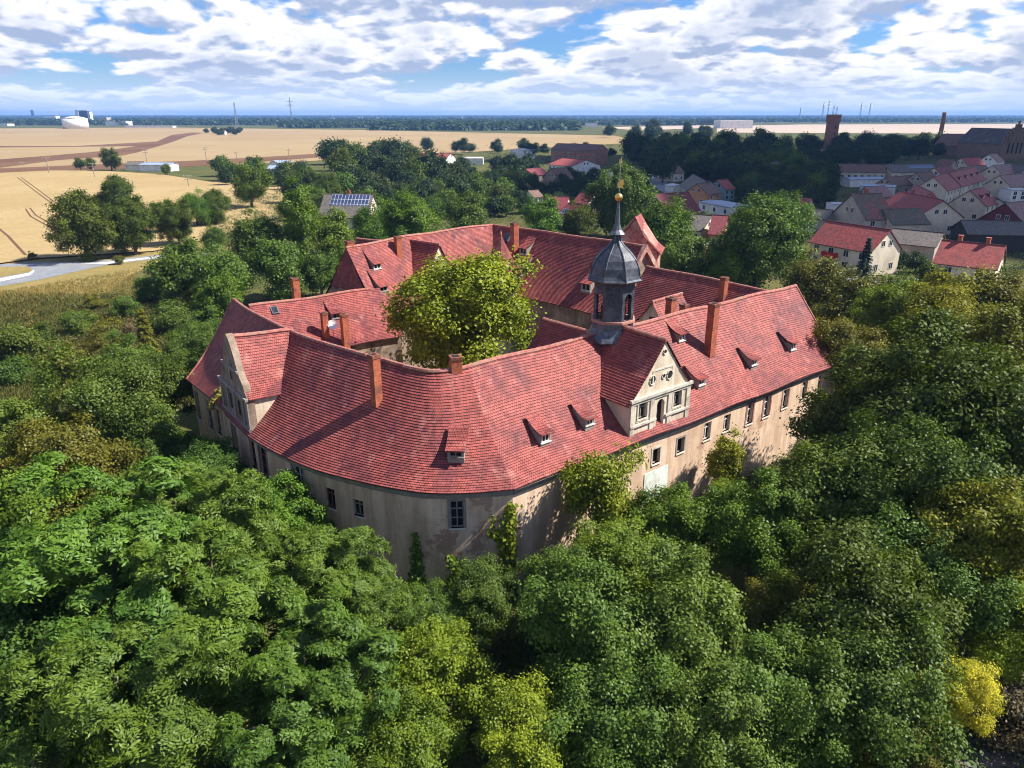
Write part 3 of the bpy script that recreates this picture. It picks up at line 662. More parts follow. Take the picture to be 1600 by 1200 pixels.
# --- south-east gable below the bell tower
gm = 14.15
def G(s, d, z): return V(P0[0], P0[1], 0) + a_se * s - n_se * (.5 + d) + V(0, 0, z)
half, zb, zc, za = 3.3, 8.0, 10.95, 14.85
GP = lambda s, z, d=0: G(gm + s, d, z)
gf = cmb()
ops = [(-2.45, -1.55, 9.45, 10.7), (1.4, 2.3, 9.45, 10.7)]
doorw, dz0, dz1 = .42, 8.35, 9.95
S = sorted({-half, half, -doorw, doorw} | {x for o in ops for x in o[:2]}); Z = sorted({zb - .3, zc, dz0, 10.45} | {z for o in ops for z in o[2:]})
opsx = ops + [(-doorw, doorw, dz0, 10.45)]
for i in range(len(S) - 1):
    for k in range(len(Z) - 1):
        s, z = (S[i] + S[i + 1]) / 2, (Z[k] + Z[k + 1]) / 2
        if any(o[0] < s < o[1] and o[2] < z < o[3] for o in opsx): continue
        gf.quad(GP(S[i], Z[k]), GP(S[i + 1], Z[k]), GP(S[i + 1], Z[k + 1]), GP(S[i], Z[k + 1]))
for (a, b, c, d) in opsx:
    for q in (((a, c), (a, d)), ((a, d), (b, d)), ((b, d), (b, c)), ((b, c), (a, c))):
        gf.quad(GP(*q[0]), GP(*q[1]), GP(*q[1], .3), GP(*q[0], .3))
gf.poly([GP(-half, zc), GP(half, zc), GP(half * .55, zc + (za - zc) * .40), GP(0, za), GP(-half * .55, zc + (za - zc) * .40)])
tr_ = 4.4
for s in (-1, 1): gf.poly([GP(s * half, 7.4), GP(s * half, zc), GP(s * half, zc, 4.6), GP(s * half, 7.4, .2)])
gable = gf.build('gable', 'plaster_pale', castle)
for s in (-1, 1):
    pr = [(s * (half + .22), zc - .22), (s * half * .56, zc + (za - zc) * .40), (0, za + .02)]
    R2 = [GP(0, za + .1, -.12), GP(0, za + .1, 6.2)]; Em = GP(s * half * .56, zc + (za - zc) * .40 + .08, -.12)
    Ee = [GP(s * (half + .25), zc - .2, -.12), GP(s * (half + .25), zc - .2, 6.2)]
    # flared slope in two fields
    Mid = [Em, Em - n_se * 6.32]
    roof_slope('gable_roof', R2, Mid, gable, sag=0); roof_slope('gable_roof', Mid, Ee, gable, sag=.06)
ridge_cap([GP(0, za + .16, -.1), GP(0, za + .16, 4.2)], gable)
tb = cmb()
def tbar(s0, s1, z0, z1, d=-.1, d2=.02): tb.prism([GP(s0, z0, d), GP(s1, z0, d), GP(s1, z1, d), GP(s0, z1, d)], -n_se * (d2 - d))
tbar(-half - .1, half + .1, zc - .02, zc + .2, -.2); tbar(-half, half, zc - .26, zc - .02, -.1)
for s in (-half, -1.2, .75, half - .42): tbar(s, s + .42, 8.0, zc - .26, -.08)
tbar(-half, -doorw - .1, 8.95, 9.12, -.14); tbar(doorw + .1, half, 8.95, 9.12, -.14)
for (a, b, c, d) in ops:
    for q in ((a - .14, a, c - .1, d + .14), (b, b + .14, c - .1, d + .14), (a, b, d, d + .14), (a - .2, b + .2, c - .2, c - .1)): tbar(*q, -.06)
for s in (-1.15, .95): tbar(s, s + .12, zc + .9, zc + 2.3 - .35, -.04)
tbar(-1.03, .95, zc + 1.85, zc + 1.97, -.04)
tb.build('moulding', 'trim', gable)
for o in ops:
    fill_window(gable, lambda s, z, d=0: GP(s, z, d), o, 'grey', name='window')
mb = cmb(); mb.quad(GP(-doorw, dz0, .29), GP(doorw, dz0, .29), GP(doorw, 10.45, .29), GP(-doorw, 10.45, .29)); dr = mb.build('doorway', 'void', gable)
mb = cmb(); arcp = [(math.cos(t) * doorw, 9.98 + .47 * math.sin(t)) for t in np.linspace(0, math.pi, 12)]
for i in range(11): mb.poly([GP(arcp[i][0], arcp[i][1], .01), GP(arcp[i + 1][0], arcp[i + 1][1], .01), GP(arcp[i + 1][0], 10.46, .01), GP(arcp[i][0], 10.46, .01)])
mb.build('arch', 'plaster_pale', dr if False else gable)
for s, z in ((-1.15, 12.2), (.72, 12.2), (0.05, 12.25), (.0, 14.1)):
    r = .27 if abs(s) > .3 else .13
    mb = cmb(); mb.prism([GP(s + r * math.cos(t), z + r * 1.15 * math.sin(t), -.015) for t in np.linspace(0, 2 * math.pi, 14, endpoint=False)], -n_se * .03); oc = mb.build('oculus', 'void', gable)
    mb = cmb(); pts = [GP(s + (r + .05) * math.cos(t), z + (r + .05) * 1.12 * math.sin(t), -.03) for t in np.linspace(0, 2 * math.pi, 15)]; mb.tube(pts, .05, 5); mb.build('surround', 'trim', oc)
# cross roof on the courtyard side
q0 = GP(0, 13.9, 6.5)
cr = [GP(0, 13.7, 6.4), GP(0, 13.7, 13.2)]
for s in (-1, 1): rr = roof_slope('roof', cr, [GP(s * 3.2, 10.0, 6.4), GP(s * 3.2, 10.0, 13.2)], castle, sag=.2)
ridge_cap(cr, rr)
mb = cmb(); mb.poly([GP(-3, 0, 12.9), GP(3, 0, 12.9), GP(3, 10, 12.9), GP(0, 13.5, 12.9), GP(-3, 10, 12.9)])
for s in (-1, 1): mb.quad(GP(s * 3, 0, 5), GP(s * 3, 0, 12.9), GP(s * 3, 10, 12.9), GP(s * 3, 10, 5))
mb.build('wall', 'plaster', castle)

# --- bell tower
T = V(7.75, 53.9, 0)
def oct_(r0): return r0 / math.cos(math.pi / 8)
rot8 = math.atan2(n_se[1], n_se[0]) + math.pi / 8
mb = cmb(); mb.lathe(T, [(oct_(1.55), 10.5), (oct_(1.55), 14.0)], 8, rot8)
tower = mb.build('bell_tower', 'slate', castle); tower['label'] = 'octagonal slate bell tower with an onion dome and gilded vane'
mb = cmb(); mb.lathe(T, [(oct_(1.95), 13.75), (oct_(1.98), 13.85), (oct_(1.72), 14.3), (oct_(1.55), 14.75), (oct_(1.52), 15.3)], 8, rot8); mb.build('skirt_roof', 'lead', tower)
mb = cmb(); mb.lathe(T, [(oct_(1.66), 15.22), (oct_(1.66), 15.4), (oct_(1.5), 15.42)], 8, rot8); mb.build('sill_ring', 'copper_clay', tower)
# lantern: eight corner posts, a spandrel with arches, breast wall below
ln = cmb(); rO, rI = oct_(1.5), oct_(1.28)
for i in range(8):
    a0, a1 = rot8 + i * math.pi / 4, rot8 + (i + 1) * math.pi / 4
    c0, c1 = V(math.cos(a0), math.sin(a0), 0), V(math.cos(a1), math.sin(a1), 0); p0, p1 = T + c0 * rO, T + c1 * rO; mid = (p0 + p1) / 2; nn = hn(mid - T); tt = hn(p1 - p0); Ls = np.linalg.norm(p1 - p0)
    Q = lambda s, z, d=0: p0 + tt * s + V(0, 0, z) - nn * d
    opn = i % 2 == 1
    if opn:
        w0, w1 = .26, Ls - .26
        for x0, x1 in ((0, w0), (w1, Ls)): ln.quad(Q(x0, 15.3), Q(x1, 15.3), Q(x1, 18.35), Q(x0, 18.35)); 
        ln.quad(Q(w0, 15.3), Q(w1, 15.3), Q(w1, 15.5), Q(w0, 15.5))
        ar = [(w0 + (w1 - w0) * (1 - math.cos(t)) / 2, 17.1 + .38 * math.sin(t)) for t in np.linspace(0, math.pi, 9)]
        for k in range(8): ln.poly([Q(*ar[k]), Q(*ar[k + 1]), Q(ar[k + 1][0], 18.35), Q(ar[k][0], 18.35)])
        for x in (w0, w1): ln.quad(Q(x, 15.5), Q(x, 17.1), Q(x, 17.1, .25), Q(x, 15.5, .25))
    else: ln.quad(Q(0, 15.3), Q(Ls, 15.3), Q(Ls, 18.35), Q(0, 18.35))
ln.build('lantern', 'slate', tower)
mb = cmb(); mb.lathe(T, [(oct_(.95), 15.0), (oct_(.95), 16.2), (.3, 16.9), (.3, 18.0)], 8, rot8); mb.build('bell_frame', 'frame_red', tower)
mb = cmb(); mb.lathe(T, [(oct_(1.55), 18.2), (oct_(1.9), 18.42), (oct_(1.92), 18.55), (oct_(1.80), 18.85), (oct_(1.70), 19.4), (oct_(1.46), 19.95), (oct_(1.05), 20.45), (oct_(.6), 20.85), (oct_(.3), 21.25), (oct_(.22), 21.65)], 8, rot8)
dome = mb.build('dome', 'slate', tower)
mb = cmb()
prof = [(1.9, 18.45), (1.95, 18.56), (1.82, 18.85), (1.72, 19.4), (1.48, 19.95), (1.07, 20.45), (.62, 20.85), (.32, 21.25), (.24, 21.65)]
for i in range(8):
    a = rot8 + i * math.pi / 4; mb.tube([T + V(oct_(r) * math.cos(a), oct_(r) * math.sin(a), z) for r, z in prof], .045, 5)
mb.lathe(T, [(oct_(1.93), 18.36), (oct_(2.0), 18.48), (oct_(1.93), 18.6)], 8, rot8); mb.build('hip_rib', 'lead', dome)
mb = cmb(); mb.lathe(T, [(.24, 21.6), (.62, 21.75), (.34, 22.05), (.2, 22.5), (.12, 23.6), (.07, 24.2)], 10); mb.build('spire', 'lead', tower)
mb = cmb(); mb.lathe(T, [(.04, 24.05)] + [(.29 * math.sin(t), 24.38 - .29 * math.cos(t)) for t in np.linspace(.25, 2.9, 9)] + [(.03, 24.66)], 14); mb.build('ball', 'gold', tower, True)
mb = cmb(); mb.tube([T + V(0, 0, 24.6), T + V(0, 0, 27.0)], .03); vane = mb.build('weather_vane', 'grey_metal', tower)
mb = cmb(); f3 = lambda x, y, z: T + V(x, y * .2, 25.25 + z)
mb.prism([T + V(x, .0, 25.0 + z) for x, z in ((-.1, .05), (.3, .0), (.25, .2), (.38, .3), (.28, .45), (.34, .62), (.05, .6), (-.12, .7), (-.05, .45), (-.16, .3))], V(0, .04, 0)); mb.build('vane_flag', 'gold', vane)
mb = cmb(); mb.prism([T + V(.02 + r * math.cos(t), 0, 26.9 + r * 1.25 * math.sin(t)) for t, r in ((0, .12), (.63, .07), (1.26, .3), (1.9, .08), (2.5, .15), (3.14, .07), (3.9, .2), (4.7, .1), (5.4, .2))], V(0, .04, 0)); mb.build('star', 'gold', vane)

# --- south-west gable with scrolled edge
E1_, E2_ = V(-24.3, 54.9, 0), V(-19.1, 48.1, 0); ts = hn(E2_ - E1_); ns = V(ts[1], -ts[0], 0)
def SG(s, z, d=0): return E1_ + ts * (5.0 + s) - ns * (.25 + d) + V(0, 0, z)
hw_, zc2, za2 = 3.2, 10.7, 14.9
out_ = [(-hw_, 7.3), (hw_, 7.3), (hw_, zc2), (hw_ * .86, 11.1), (hw_ * .80, 11.6), (hw_ * .62, 12.0), (hw_ * .50, 12.6), (hw_ * .38, 13.5), (hw_ * .14, 14.6), (0, za2)]
out_ += [(-s, z) for s, z in out_[2:9][::-1]]
opz = [(-1.15, -.55, 8.7, 10.1), (.75, 1.45, 8.7, 10.1), (-.25, .25, 11.3, 12.1)]
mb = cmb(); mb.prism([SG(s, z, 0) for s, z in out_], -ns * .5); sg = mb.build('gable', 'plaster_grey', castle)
mb = cmb()
def sbar(s0, s1, z0, z1, d=-.12): mb.prism([SG(s0, z0, d), SG(s1, z0, d), SG(s1, z1, d), SG(s0, z1, d)], -ns * (.02 - d))
sbar(-hw_ - .1, hw_ + .1, 10.55, 10.75, -.2); sbar(-hw_, hw_, 8.15, 8.35, -.15)
for s in (-hw_, -1.75, -.2, 1.9, hw_ - .35): sbar(s, s + .35, 7.4, 10.55, -.09)
sbar(-1.9, 1.9, 12.3, 12.45, -.12)
mb.build('moulding', 'trim_dark', sg)
for (a, b, c, d) in opz:
    mb = cmb(); mb.prism([SG(a, c, -.03), SG(b, c, -.03), SG(b, d, -.03), SG(a, d, -.03)], -ns * .02); w = mb.build('window', 'frame_grey', sg)
    mb = cmb(); mb.quad(*[SG(x, z, -.045) for x, z in ((a + .08, c + .08), (b - .08, c + .08), (b - .08, d - .08), (a + .08, d - .08))]); mb.build('pane', 'void', w)
Rs = [SG(0, za2 - .15, .1), SG(0, za2 - .62, 5.0)]
for s in (-1, 1):
    roof_slope('gable_roof', Rs, [SG(s * hw_ * 1.03, zc2 + .05, .1), SG(s * hw_ * 1.03, zc2 - .1, 5.2)], sg, sag=.35)
    mb = cmb(); mb.poly([SG(s * (hw_ - .1), 7.5, .3), SG(s * (hw_ - .1), zc2, .3), SG(s * (hw_ - .1), zc2, 4.2), SG(s * (hw_ - .1), 7.5, .6)]); mb.build('cheek', 'plaster_pale', sg)
ridge_cap([Rs[0] + V(0, 0, .06), Rs[1] + V(0, 0, .06)], sg)
mb = cmb(); mz = hit(341, 617, *PL['sw'])
for k in range(14):
    c = mz + V(random.uniform(-.5, .5), random.uniform(-.7, .5), 0); b = hit(341, 617, *PL['sw']); z = b[2] + np.dot(b - c, PL['sw'][1][[0, 1, 2]] * [1, 1, 0]) / PL['sw'][1][2]
    mb.lathe((c[0], c[1], z), [(.3, -.1), (.26, .08), (.12, .16)], 7)
mb.build('moss_patch', 'moss', castle)

# --- cross gables on the far wings
def cross_gable(base_c, direc, L, half, ze_, zr_, wm, name='gable'):
    d = hn(direc); t = V(-d[1], d[0], 0)
    X = lambda s, k, z: base_c * [1, 1, 0] + t * s + d * k + V(0, 0, z)
    mb = cmb(); mb.poly([X(-half, L - .2, ze_ - 3), X(half, L - .2, ze_ - 3), X(half, L - .2, ze_), X(0, L - .2, zr_ - .1), X(-half, L - .2, ze_)])
    for s in (-1, 1): mb.quad(X(s * half, 0, ze_ - 3), X(s * half, L - .2, ze_ - 3), X(s * half, L - .2, ze_), X(s * half, 0, ze_))
    gb = mb.build(name, wm, castle)
    for s in (-1, 1): roof_slope('gable_roof', [X(0, 0, zr_), X(0, L, zr_)], [X(s * (half + .2), 0, ze_ - .15), X(s * (half + .2), L, ze_ - .15)], gb, sag=.15)
    ridge_cap([X(0, 0, zr_ + .06), X(0, L, zr_ + .06)], gb)
    mb = cmb(); mb.box(-.35, .35, L - .22, L - .17, ze_ - .6, ze_ + .5, lambda x, y, z: X(x, y, z)); mb.build('window', 'void', gb)
    return gb
gA = at(628, 373, 15.6); gB = at(687, 383, 15.4); cross_gable(V(*gA), V(*(gB - gA)), np.linalg.norm((gB - gA)[:2]), 2.6, 11.6, 15.4, 'plaster_pale')
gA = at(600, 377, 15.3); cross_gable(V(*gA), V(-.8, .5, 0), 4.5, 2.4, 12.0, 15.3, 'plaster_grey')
gB = at(1022, 471, 12.4); cross_gable(V(gB[0], gB[1], 0) - nF * 4.5, nF, 4.8, 1.7, 10.3, 12.4, 'plaster_pale')

# ------------------------------------------------------------------ village houses
HOUSES = []
def house(label, r1, r2, zr, Wd, ze, roof, wall, name='house', cat='house', chim=0, wins=1, wz=None, flatroof=False, over=.35, dormers=0, panel=None, group=None, gwin=True):
    A, B = at(r1[0], r1[1], zr), at(r2[0], r2[1], zr); mid = (A + B) / 2; d = hn(B - A); Ln = float(np.linalg.norm((B - A)[:2])); rz = math.atan2(d[1], d[0])
    o = empty(name, (mid[0], mid[1], 0), rz, label, cat, group); h = Ln / 2; w = Wd / 2
    for f_ in np.linspace(-1, 1, max(2, int(Ln / Wd * 2))): HOUSES.append((mid[0] + d[0] * f_ * max(0, h - w * .6), mid[1] + d[1] * f_ * max(0, h - w * .6), w * 1.25 + 1.5))
    mb = MB()
    for s in (-1, 1):
        q = [(-h, s * w, -1), (h, s * w, -1), (h, s * w, ze), (-h, s * w, ze)]; mb.poly(q if s < 0 else q[::-1])
        g_ = [(s * h, -w, -1), (s * h, w, -1), (s * h, w, ze), (s * h, 0, zr - .12), (s * h, -w, ze)]
        mb.poly(g_ if s > 0 else g_[::-1])
    mb.build('wall', wall, o)
    rf = MB(); k = (zr - ze) / w; e = ze - over * k; hh = h + (.3 if not flatroof else .15)
    sl = math.hypot(w, zr - ze)
    for s in (-1, 1):
        rf.quad((-hh, 0, zr), (-hh, s * (w + over), e), (hh, s * (w + over), e), (hh, 0, zr), [(0, 0), (0, sl), (2 * hh, sl), (2 * hh, 0)])
        rf.quad((-hh, 0, zr - .18), (-hh, s * (w + over), e - .18), (hh, s * (w + over), e - .18), (hh, 0, zr - .18))
        rf.quad((-hh, s * (w + over), e - .18), (hh, s * (w + over), e - .18), (hh, s * (w + over), e), (-hh, s * (w + over), e))
        for x in (-hh, hh): rf.quad((x, 0, zr - .18), (x, s * (w + over), e - .18), (x, s * (w + over), e), (x, 0, zr))
    if not flatroof: rf.tube([(-hh, 0, zr + .02), (hh, 0, zr + .02)], .13, 6)
    ro = rf.build('roof', roof, o)
    # side that looks towards the camera
    side = -1 if np.dot(CAMP[:2] - mid[:2], V(d[1], -d[0])) > 0 else 1
    gs = 1 if np.dot(CAMP[:2] - B[:2], d[:2]) > -25 else -1
    def win(fr, a, z, ww, wh):
        f_ = MB(); f_.box(a - ww / 2 - .1, a + ww / 2 + .1, -.03, .06, z - .1, z + wh + .1, fr); wi = f_.build('window', 'frame_white', o)
        p_ = MB()
        for x0, x1 in ((a - ww / 2, a - .04), (a + .04, a + ww / 2)): p_.quad(fr(x0, .064, z), fr(x1, .064, z), fr(x1, .064, z + wh), fr(x0, .064, z + wh))
        p_.build('pane', 'glass', wi)
    if wins:
        n = max(2, int(Ln / 3.6)) if wins == 1 else wins
        fs = lambda x, y, z: (x, side * (w + y), z)
        floors = [1.0] if ze < 4.4 else [1.0, ze - 1.9] if ze < 8 else [1.2, 4.2, 7.2]
        for z in floors:
            for i in range(n): win(fs, -h + Ln * (i + .5) / n, z, 1.1, 1.2)
    if gwin and Wd > 5.5:
        for gg in ((gs,) if True else ()):
            fg = lambda x, y, z: (gg * (h + y), x, z)
            for a in (-1.1, 1.1): win(fg, a, ze + (zr - ze) * .18, .9, 1.0)
            if ze > 4: 
                for a in (-w * .5, w * .5): win(fg, a, 1.2, 1.0, 1.2)
    for i in range(chim):
        x = -h + Ln * (i + .6) / (chim + .2); c = MB(); c.box(x - .35, x + .35, -.1, .6, zr - 1.2, zr + 1.0); c.box(x - .42, x + .42, -.17, .67, zr + 1.0, zr + 1.15); c.build('chimney', 'brick', ro)
    for i in range(dormers):
        x = -h + Ln * (i + .5) / dormers; c = MB(); y0 = side * w * .62; z0 = zr - (zr - ze) * .62
        c.box(x - .6, x + .6, min(y0, y0 - side * 1.4), max(y0, y0 - side * 1.4), z0 - .2, z0 + 1.0); c.box(x - .75, x + .75, min(y0 + side * .15, y0 - side * 1.6), max(y0 + side * .15, y0 - side * 1.6), z0 + 1.0, z0 + 1.12)
        dm = c.build('dormer', roof, ro); p_ = MB(); p_.box(x - .42, x + .42, min(y0, y0 + side * .03), max(y0, y0 + side * .03), z0 + .15, z0 + .9); p_.build('pane', 'frame_white', dm)
    if panel:
        (x0, x1, t0, t1) = panel; p_ = MB(); P = lambda x, t, u: (x * Ln - h, side * ((w + over) * t) , zr + (e - zr) * t + u)
        a, b, c2, d2 = P(x0, t0, .12), P(x0, t1, .12), P(x1, t1, .12), P(x1, t0, .12); sw = (x1 - x0) * Ln; sh = (t1 - t0) * sl
        p_.quad(a, b, c2, d2, [(0, 0), (0, sh), (sw, sh), (sw, 0)]); 
        q = [np.array(v) - (0, 0, .1) for v in (a, b, c2, d2)]; v4 = [a, b, c2, d2]
        for i in range(4): p_.quad(v4[i], v4[(i + 1) % 4], q[(i + 1) % 4], q[i])
        p_.build('solar_panel', 'solar', ro)
    return o, h, w, side
R_, MA, BR, GY, MO, PK = 'tile_village_red', 'tile_village_maroon', 'tile_village_brown', 'tile_village_grey', 'tile_village_moss', 'tile_village_pink'
o, h, w, side = house('beige house with a bright red roof and a red balcony', (1294, 345), (1390, 359), 9.0, 9.0, 5.2, R_, 'wall_cream', chim=0, wins=4)
bal = MB(); bal.box(-h * .45, -h * .45 + 3.2, *sorted((side * w, side * (w + 1.2))), 2.6, 2.75); 
bal.box(-h * .45, -h * .45 + 3.2, *sorted((side * (w + 1.12), side * (w + 1.2))), 2.75, 3.75); 
for x in (-h * .45, -h * .45 + 3.12): bal.box(x, x + .08, *sorted((side * w, side * (w + 1.12))), 2.75, 3.75)
bal.build('balcony', 'red_cloth', o)
house('small beige house with a red roof and two chimneys at the right edge', (1474, 375), (1570, 384), 8.0, 8.5, 4.6, R_, 'wall_cream', chim=2)
house('mossy grey barn joining the two red-roofed houses', (1398, 357), (1473, 364), 6.5, 8, 4.2, GY, 'wall_grey', 'barn', 'barn', wins=0, gwin=False)
house('decayed grey house with two dark gable windows', (1332, 303), (1376, 302), 10.5, 14, 5, 'tile_village_mixed', 'wall_grey', chim=1, wins=2)
house('long red roof behind the decayed grey gable', (1408, 299), (1474, 313), 9.0, 12, 4.8, R_, 'wall_cream', chim=2, dormers=0)
house('mossy low roof with small white-framed windows in front of the decayed gable', (1380, 327), (1436, 326), 7.0, 10, 4.0, MO, 'wall_cream', wins=4)
house('narrow red roof wedged above the long red roof', (1432, 289), (1456, 300), 9.8, 8, 6, R_, 'wall_tan', wins=0)
house('cream gabled house with a red roof on the right', (1516, 297), (1537, 293), 9.2, 10, 5.2, R_, 'wall_cream', wins=3, dormers=2)
house('red-roofed terrace house with skylights, left half of the terrace', (1459, 276), (1481, 271), 9.6, 10, 5.4, R_, 'wall_cream', wins=4)
house('red-roofed terrace house with small dormers, right half of the terrace', (1483, 270), (1522, 261), 9.8, 10, 5.4, R_, 'wall_cream', wins=5, dormers=4)
house('maroon boarded gable house at the right edge', (1572, 317), (1606, 314), 9.0, 13, 4, PK, 'wall_maroon', wins=0)
house('long grey-roofed barn below the cream gabled house', (1503, 344), (1596, 346), 6.5, 10, 4.2, GY, 'wall_dark', 'barn', 'barn', wins=0, gwin=False)
house('low house with a dull red roof left of the balcony house', (1204, 324), (1268, 325), 6, 9, 3.5, MA, 'wall_white', wins=3)
house('grey-roofed shed left of the decayed gable', (1271, 326), (1300, 328), 5.6, 8, 3.6, GY, 'wall_grey', 'shed', 'shed', wins=0, gwin=False)
house('white flat-roofed box behind the dull red roof', (1297, 316), (1317, 316), 5.2, 5, 5.0, 'roof_pale', 'wall_white', 'shed', 'shed', wins=0, flatroof=True, gwin=False)
house('white garage with a dark door at the right edge', (1572, 294), (1597, 294), 4.6, 7, 4.4, 'roof_pale', 'wall_white', 'garage', 'garage', wins=1, flatroof=True, gwin=False)
house('long brown-red farm roof under the dark trees', (1311, 256), (1382, 257), 7, 11, 3.8, BR, 'wall_cream', 'farm_building', 'farm building', wins=7)
house('long grey roof with a strip of solar panels', (1384, 257), (1456, 256), 7, 11, 3.8, GY, 'wall_cream', 'farm_building', 'farm building', wins=5, panel=(.45, .97, .15, .5))
house('pink-roofed house at the right edge under the church', (1552, 258), (1580, 256), 9, 11, 5, PK, 'wall_cream', wins=3)
house('grey-roofed house cut by the right edge under the church', (1582, 256), (1610, 258), 9, 11, 5, GY, 'wall_grey', wins=3)
house('pale gabled house in front of the church hall', (1546, 241), (1557, 240), 9, 10, 5, PK, 'wall_white', wins=0)
house('brown-roofed house left of the pale gabled one', (1500, 262), (1540, 258), 8, 9, 4.5, BR, 'wall_tan', wins=3)
house('grey-brown house between farm roofs and terrace', (1432, 270), (1456, 268), 8, 9, 4.5, BR, 'wall_grey', wins=2)
house('low brown roof in front of the grey farm roof', (1384, 277), (1424, 274), 6.5, 8, 3.6, BR, 'wall_tan', wins=3)
house('blue-grey flat shed behind the decayed gable', (1345, 287), (1400, 289), 4.4, 8, 4.0, 'roof_bluegrey', 'wall_white', 'shed', 'shed', wins=0, flatroof=True, gwin=False)
house('low red roof behind the decayed gable', (1352, 292), (1382, 290), 7, 8, 4, PK, 'wall_tan', wins=0)
house('white low shed left of the blue-grey flat one', (1322, 277), (1376, 276), 4, 7, 3.4, 'roof_bluegrey', 'wall_white', 'shed', 'shed', wins=0, gwin=False)
house('beige house half hidden in the dark park trees', (1198, 255), (1215, 252), 9, 9, 5.5, BR, 'wall_orange', wins=2)
house('white cottage in the trees below the brick tower', (1378, 232), (1386, 232), 8, 7, 5, R_, 'wall_white', wins=1)
house('grey-roofed outbuilding beside the narrow terrace end', (1526, 300), (1560, 310), 6.5, 9, 4, GY, 'wall_grey', 'shed', 'shed', wins=0, gwin=False)
house('pink-roofed house directly under the right edge of the terrace', (1562, 274), (1602, 271), 8.5, 10, 4.8, PK, 'wall_cream', wins=3)
house('red-roofed cottage in front of the church hall, left of the pale gable', (1502, 247), (1530, 246), 8, 9, 4.6, R_, 'wall_cream', wins=3)
house('brown cottage at the foot of the church hall, leftmost of the row', (1470, 248), (1492, 249), 8, 9, 4.4, BR, 'wall_tan', wins=2)
house('dull red house behind the terrace, right of the grey farm roof', (1460, 262), (1484, 259), 8, 9, 4.6, MA, 'wall_cream', wins=2)
house('small red-roofed house left of the grey-roofed shed', (1240, 308), (1268, 310), 6.5, 8, 3.8, R_, 'wall_cream', wins=2)
# middle of the village
house('three-storey brick block with a brown roof and cream gable', (871, 224), (941, 226), 12.2, 14, 9, BR, 'wall_brick', 'apartment_block', 'building', wins=9)
house('low white hall with a bright red roof', (879, 247), (916, 250), 6.2, 20, 3.2, R_, 'wall_white', 'hall', 'building', wins=6)
house('brown gabled house facing left with an attic window', (861, 263), (884, 262), 8.2, 12, 4.2, BR, 'wall_tan', wins=2)
house('dark red low house beside the brown gabled house', (822, 264), (846, 262), 6, 9, 3.4, MA, 'wall_tan', wins=2)
house('flat grey industrial shed in the village', (916, 268), (956, 268), 4.8, 14, 4.4, 'roof_pale', 'wall_white', 'shed', 'shed', wins=0, flatroof=True, gwin=False)
house('narrow white house with a small brown roof', (826, 298), (840, 297), 7.2, 5.4, 5.6, BR, 'wall_white', wins=1)
house('maroon roof behind the castle, without solar panels', (856, 307), (888, 308), 6, 10, 3, MA, 'wall_cream', wins=2)
house('maroon roof with a blue solar panel and cream gable', (889, 317), (914, 321), 6, 9, 3, MA, 'wall_cream', wins=0, panel=(.1, .6, .45, .85))
house('dark maroon roof left of the big grey-green tree', (908, 301), (930, 303), 6, 8, 3.4, MA, 'wall_grey', wins=0)
house('pale farmhouse with a tan roof at the bend of the street', (1041, 256), (1057, 255), 8, 10, 4.2, BR, 'wall_cream', wins=2)
house('grey-roofed house behind the orange gable', (1083, 272), (1103, 283), 8, 9, 4.2, GY, 'wall_grey', wins=2)
house('orange gabled house with a brown roof', (1089, 287), (1110, 284), 7.6, 9, 4.4, BR, 'wall_orange', wins=2)
house('teal gabled house with a red roof', (1121, 281), (1136, 280), 7.6, 8, 4.6, R_, 'wall_teal', wins=2)
house('blue-grey flat roof right of the orange house', (1111, 312), (1162, 321), 3.6, 9, 3.2, 'roof_bluegrey', 'wall_white', 'shed', 'shed', wins=3, flatroof=True, gwin=False)
house('big maroon barn roof with a dark gable', (1024, 303), (1075, 300), 8.2, 13, 3.2, MA, 'wall_dark', 'barn', 'barn', wins=0, gwin=False)
house('grey roof below the big maroon barn', (1077, 334), (1112, 337), 6.2, 11, 3.2, GY, 'wall_cream', wins=2)
house('maroon roof with one skylight right of the grey roof', (1115, 336), (1136, 337), 7, 11, 3.4, MA, 'wall_orange', wins=2)
house('low orange-walled shed under the maroon roof', (1070, 378), (1104, 380), 3.4, 5, 3.0, 'roof_pale', 'wall_orange', 'shed', 'shed', wins=0, flatroof=True, gwin=False)
house('tiny grey house left of the pale farmhouse', (985, 262), (1000, 264), 5, 7, 3.2, GY, 'wall_white', wins=1)
house('white garage by the orange gabled house', (1050, 286), (1062, 288), 4, 6, 3.4, 'roof_pale', 'wall_white', 'garage', 'garage', wins=0, flatroof=True, gwin=False)
house('house with a large solar array on its grey roof', (508, 303), (582, 304), 9, 12, 3.6, GY, 'wall_cream', wins=3, chim=1, panel=(.16, .97, .03, .5))
house('long white building with a red roof beside the stubble field', (656, 239), (704, 240), 6.2, 14, 3.6, R_, 'wall_white', 'hall', 'building', wins=8)
house('pale pink-roofed wing left of the long red roof', (621, 244), (655, 241), 5.6, 12, 3.4, PK, 'wall_white', 'hall', 'building', wins=6)
house('white low building right of the long red roof', (723, 245), (755, 245), 4.6, 10, 4.0, 'roof_pale', 'wall_white', 'shed', 'shed', wins=0, flatroof=True, gwin=False)
house('whitish building left of the brick block', (807, 232), (826, 231), 7, 12, 6, 'roof_pale', 'wall_white', 'building', 'building', wins=3, flatroof=True, gwin=False)
house('white shed with a blue sheet roof by the wheat field', (422, 258), (449, 258), 5, 12, 3.6, 'roof_bluegrey', 'wall_white', 'shed', 'shed', wins=0, gwin=False)
house('pale blue-roofed shed behind the white one', (428, 251), (450, 250), 5, 10, 4, 'roof_bluegrey', 'wall_white', 'shed', 'shed', wins=0, gwin=False)
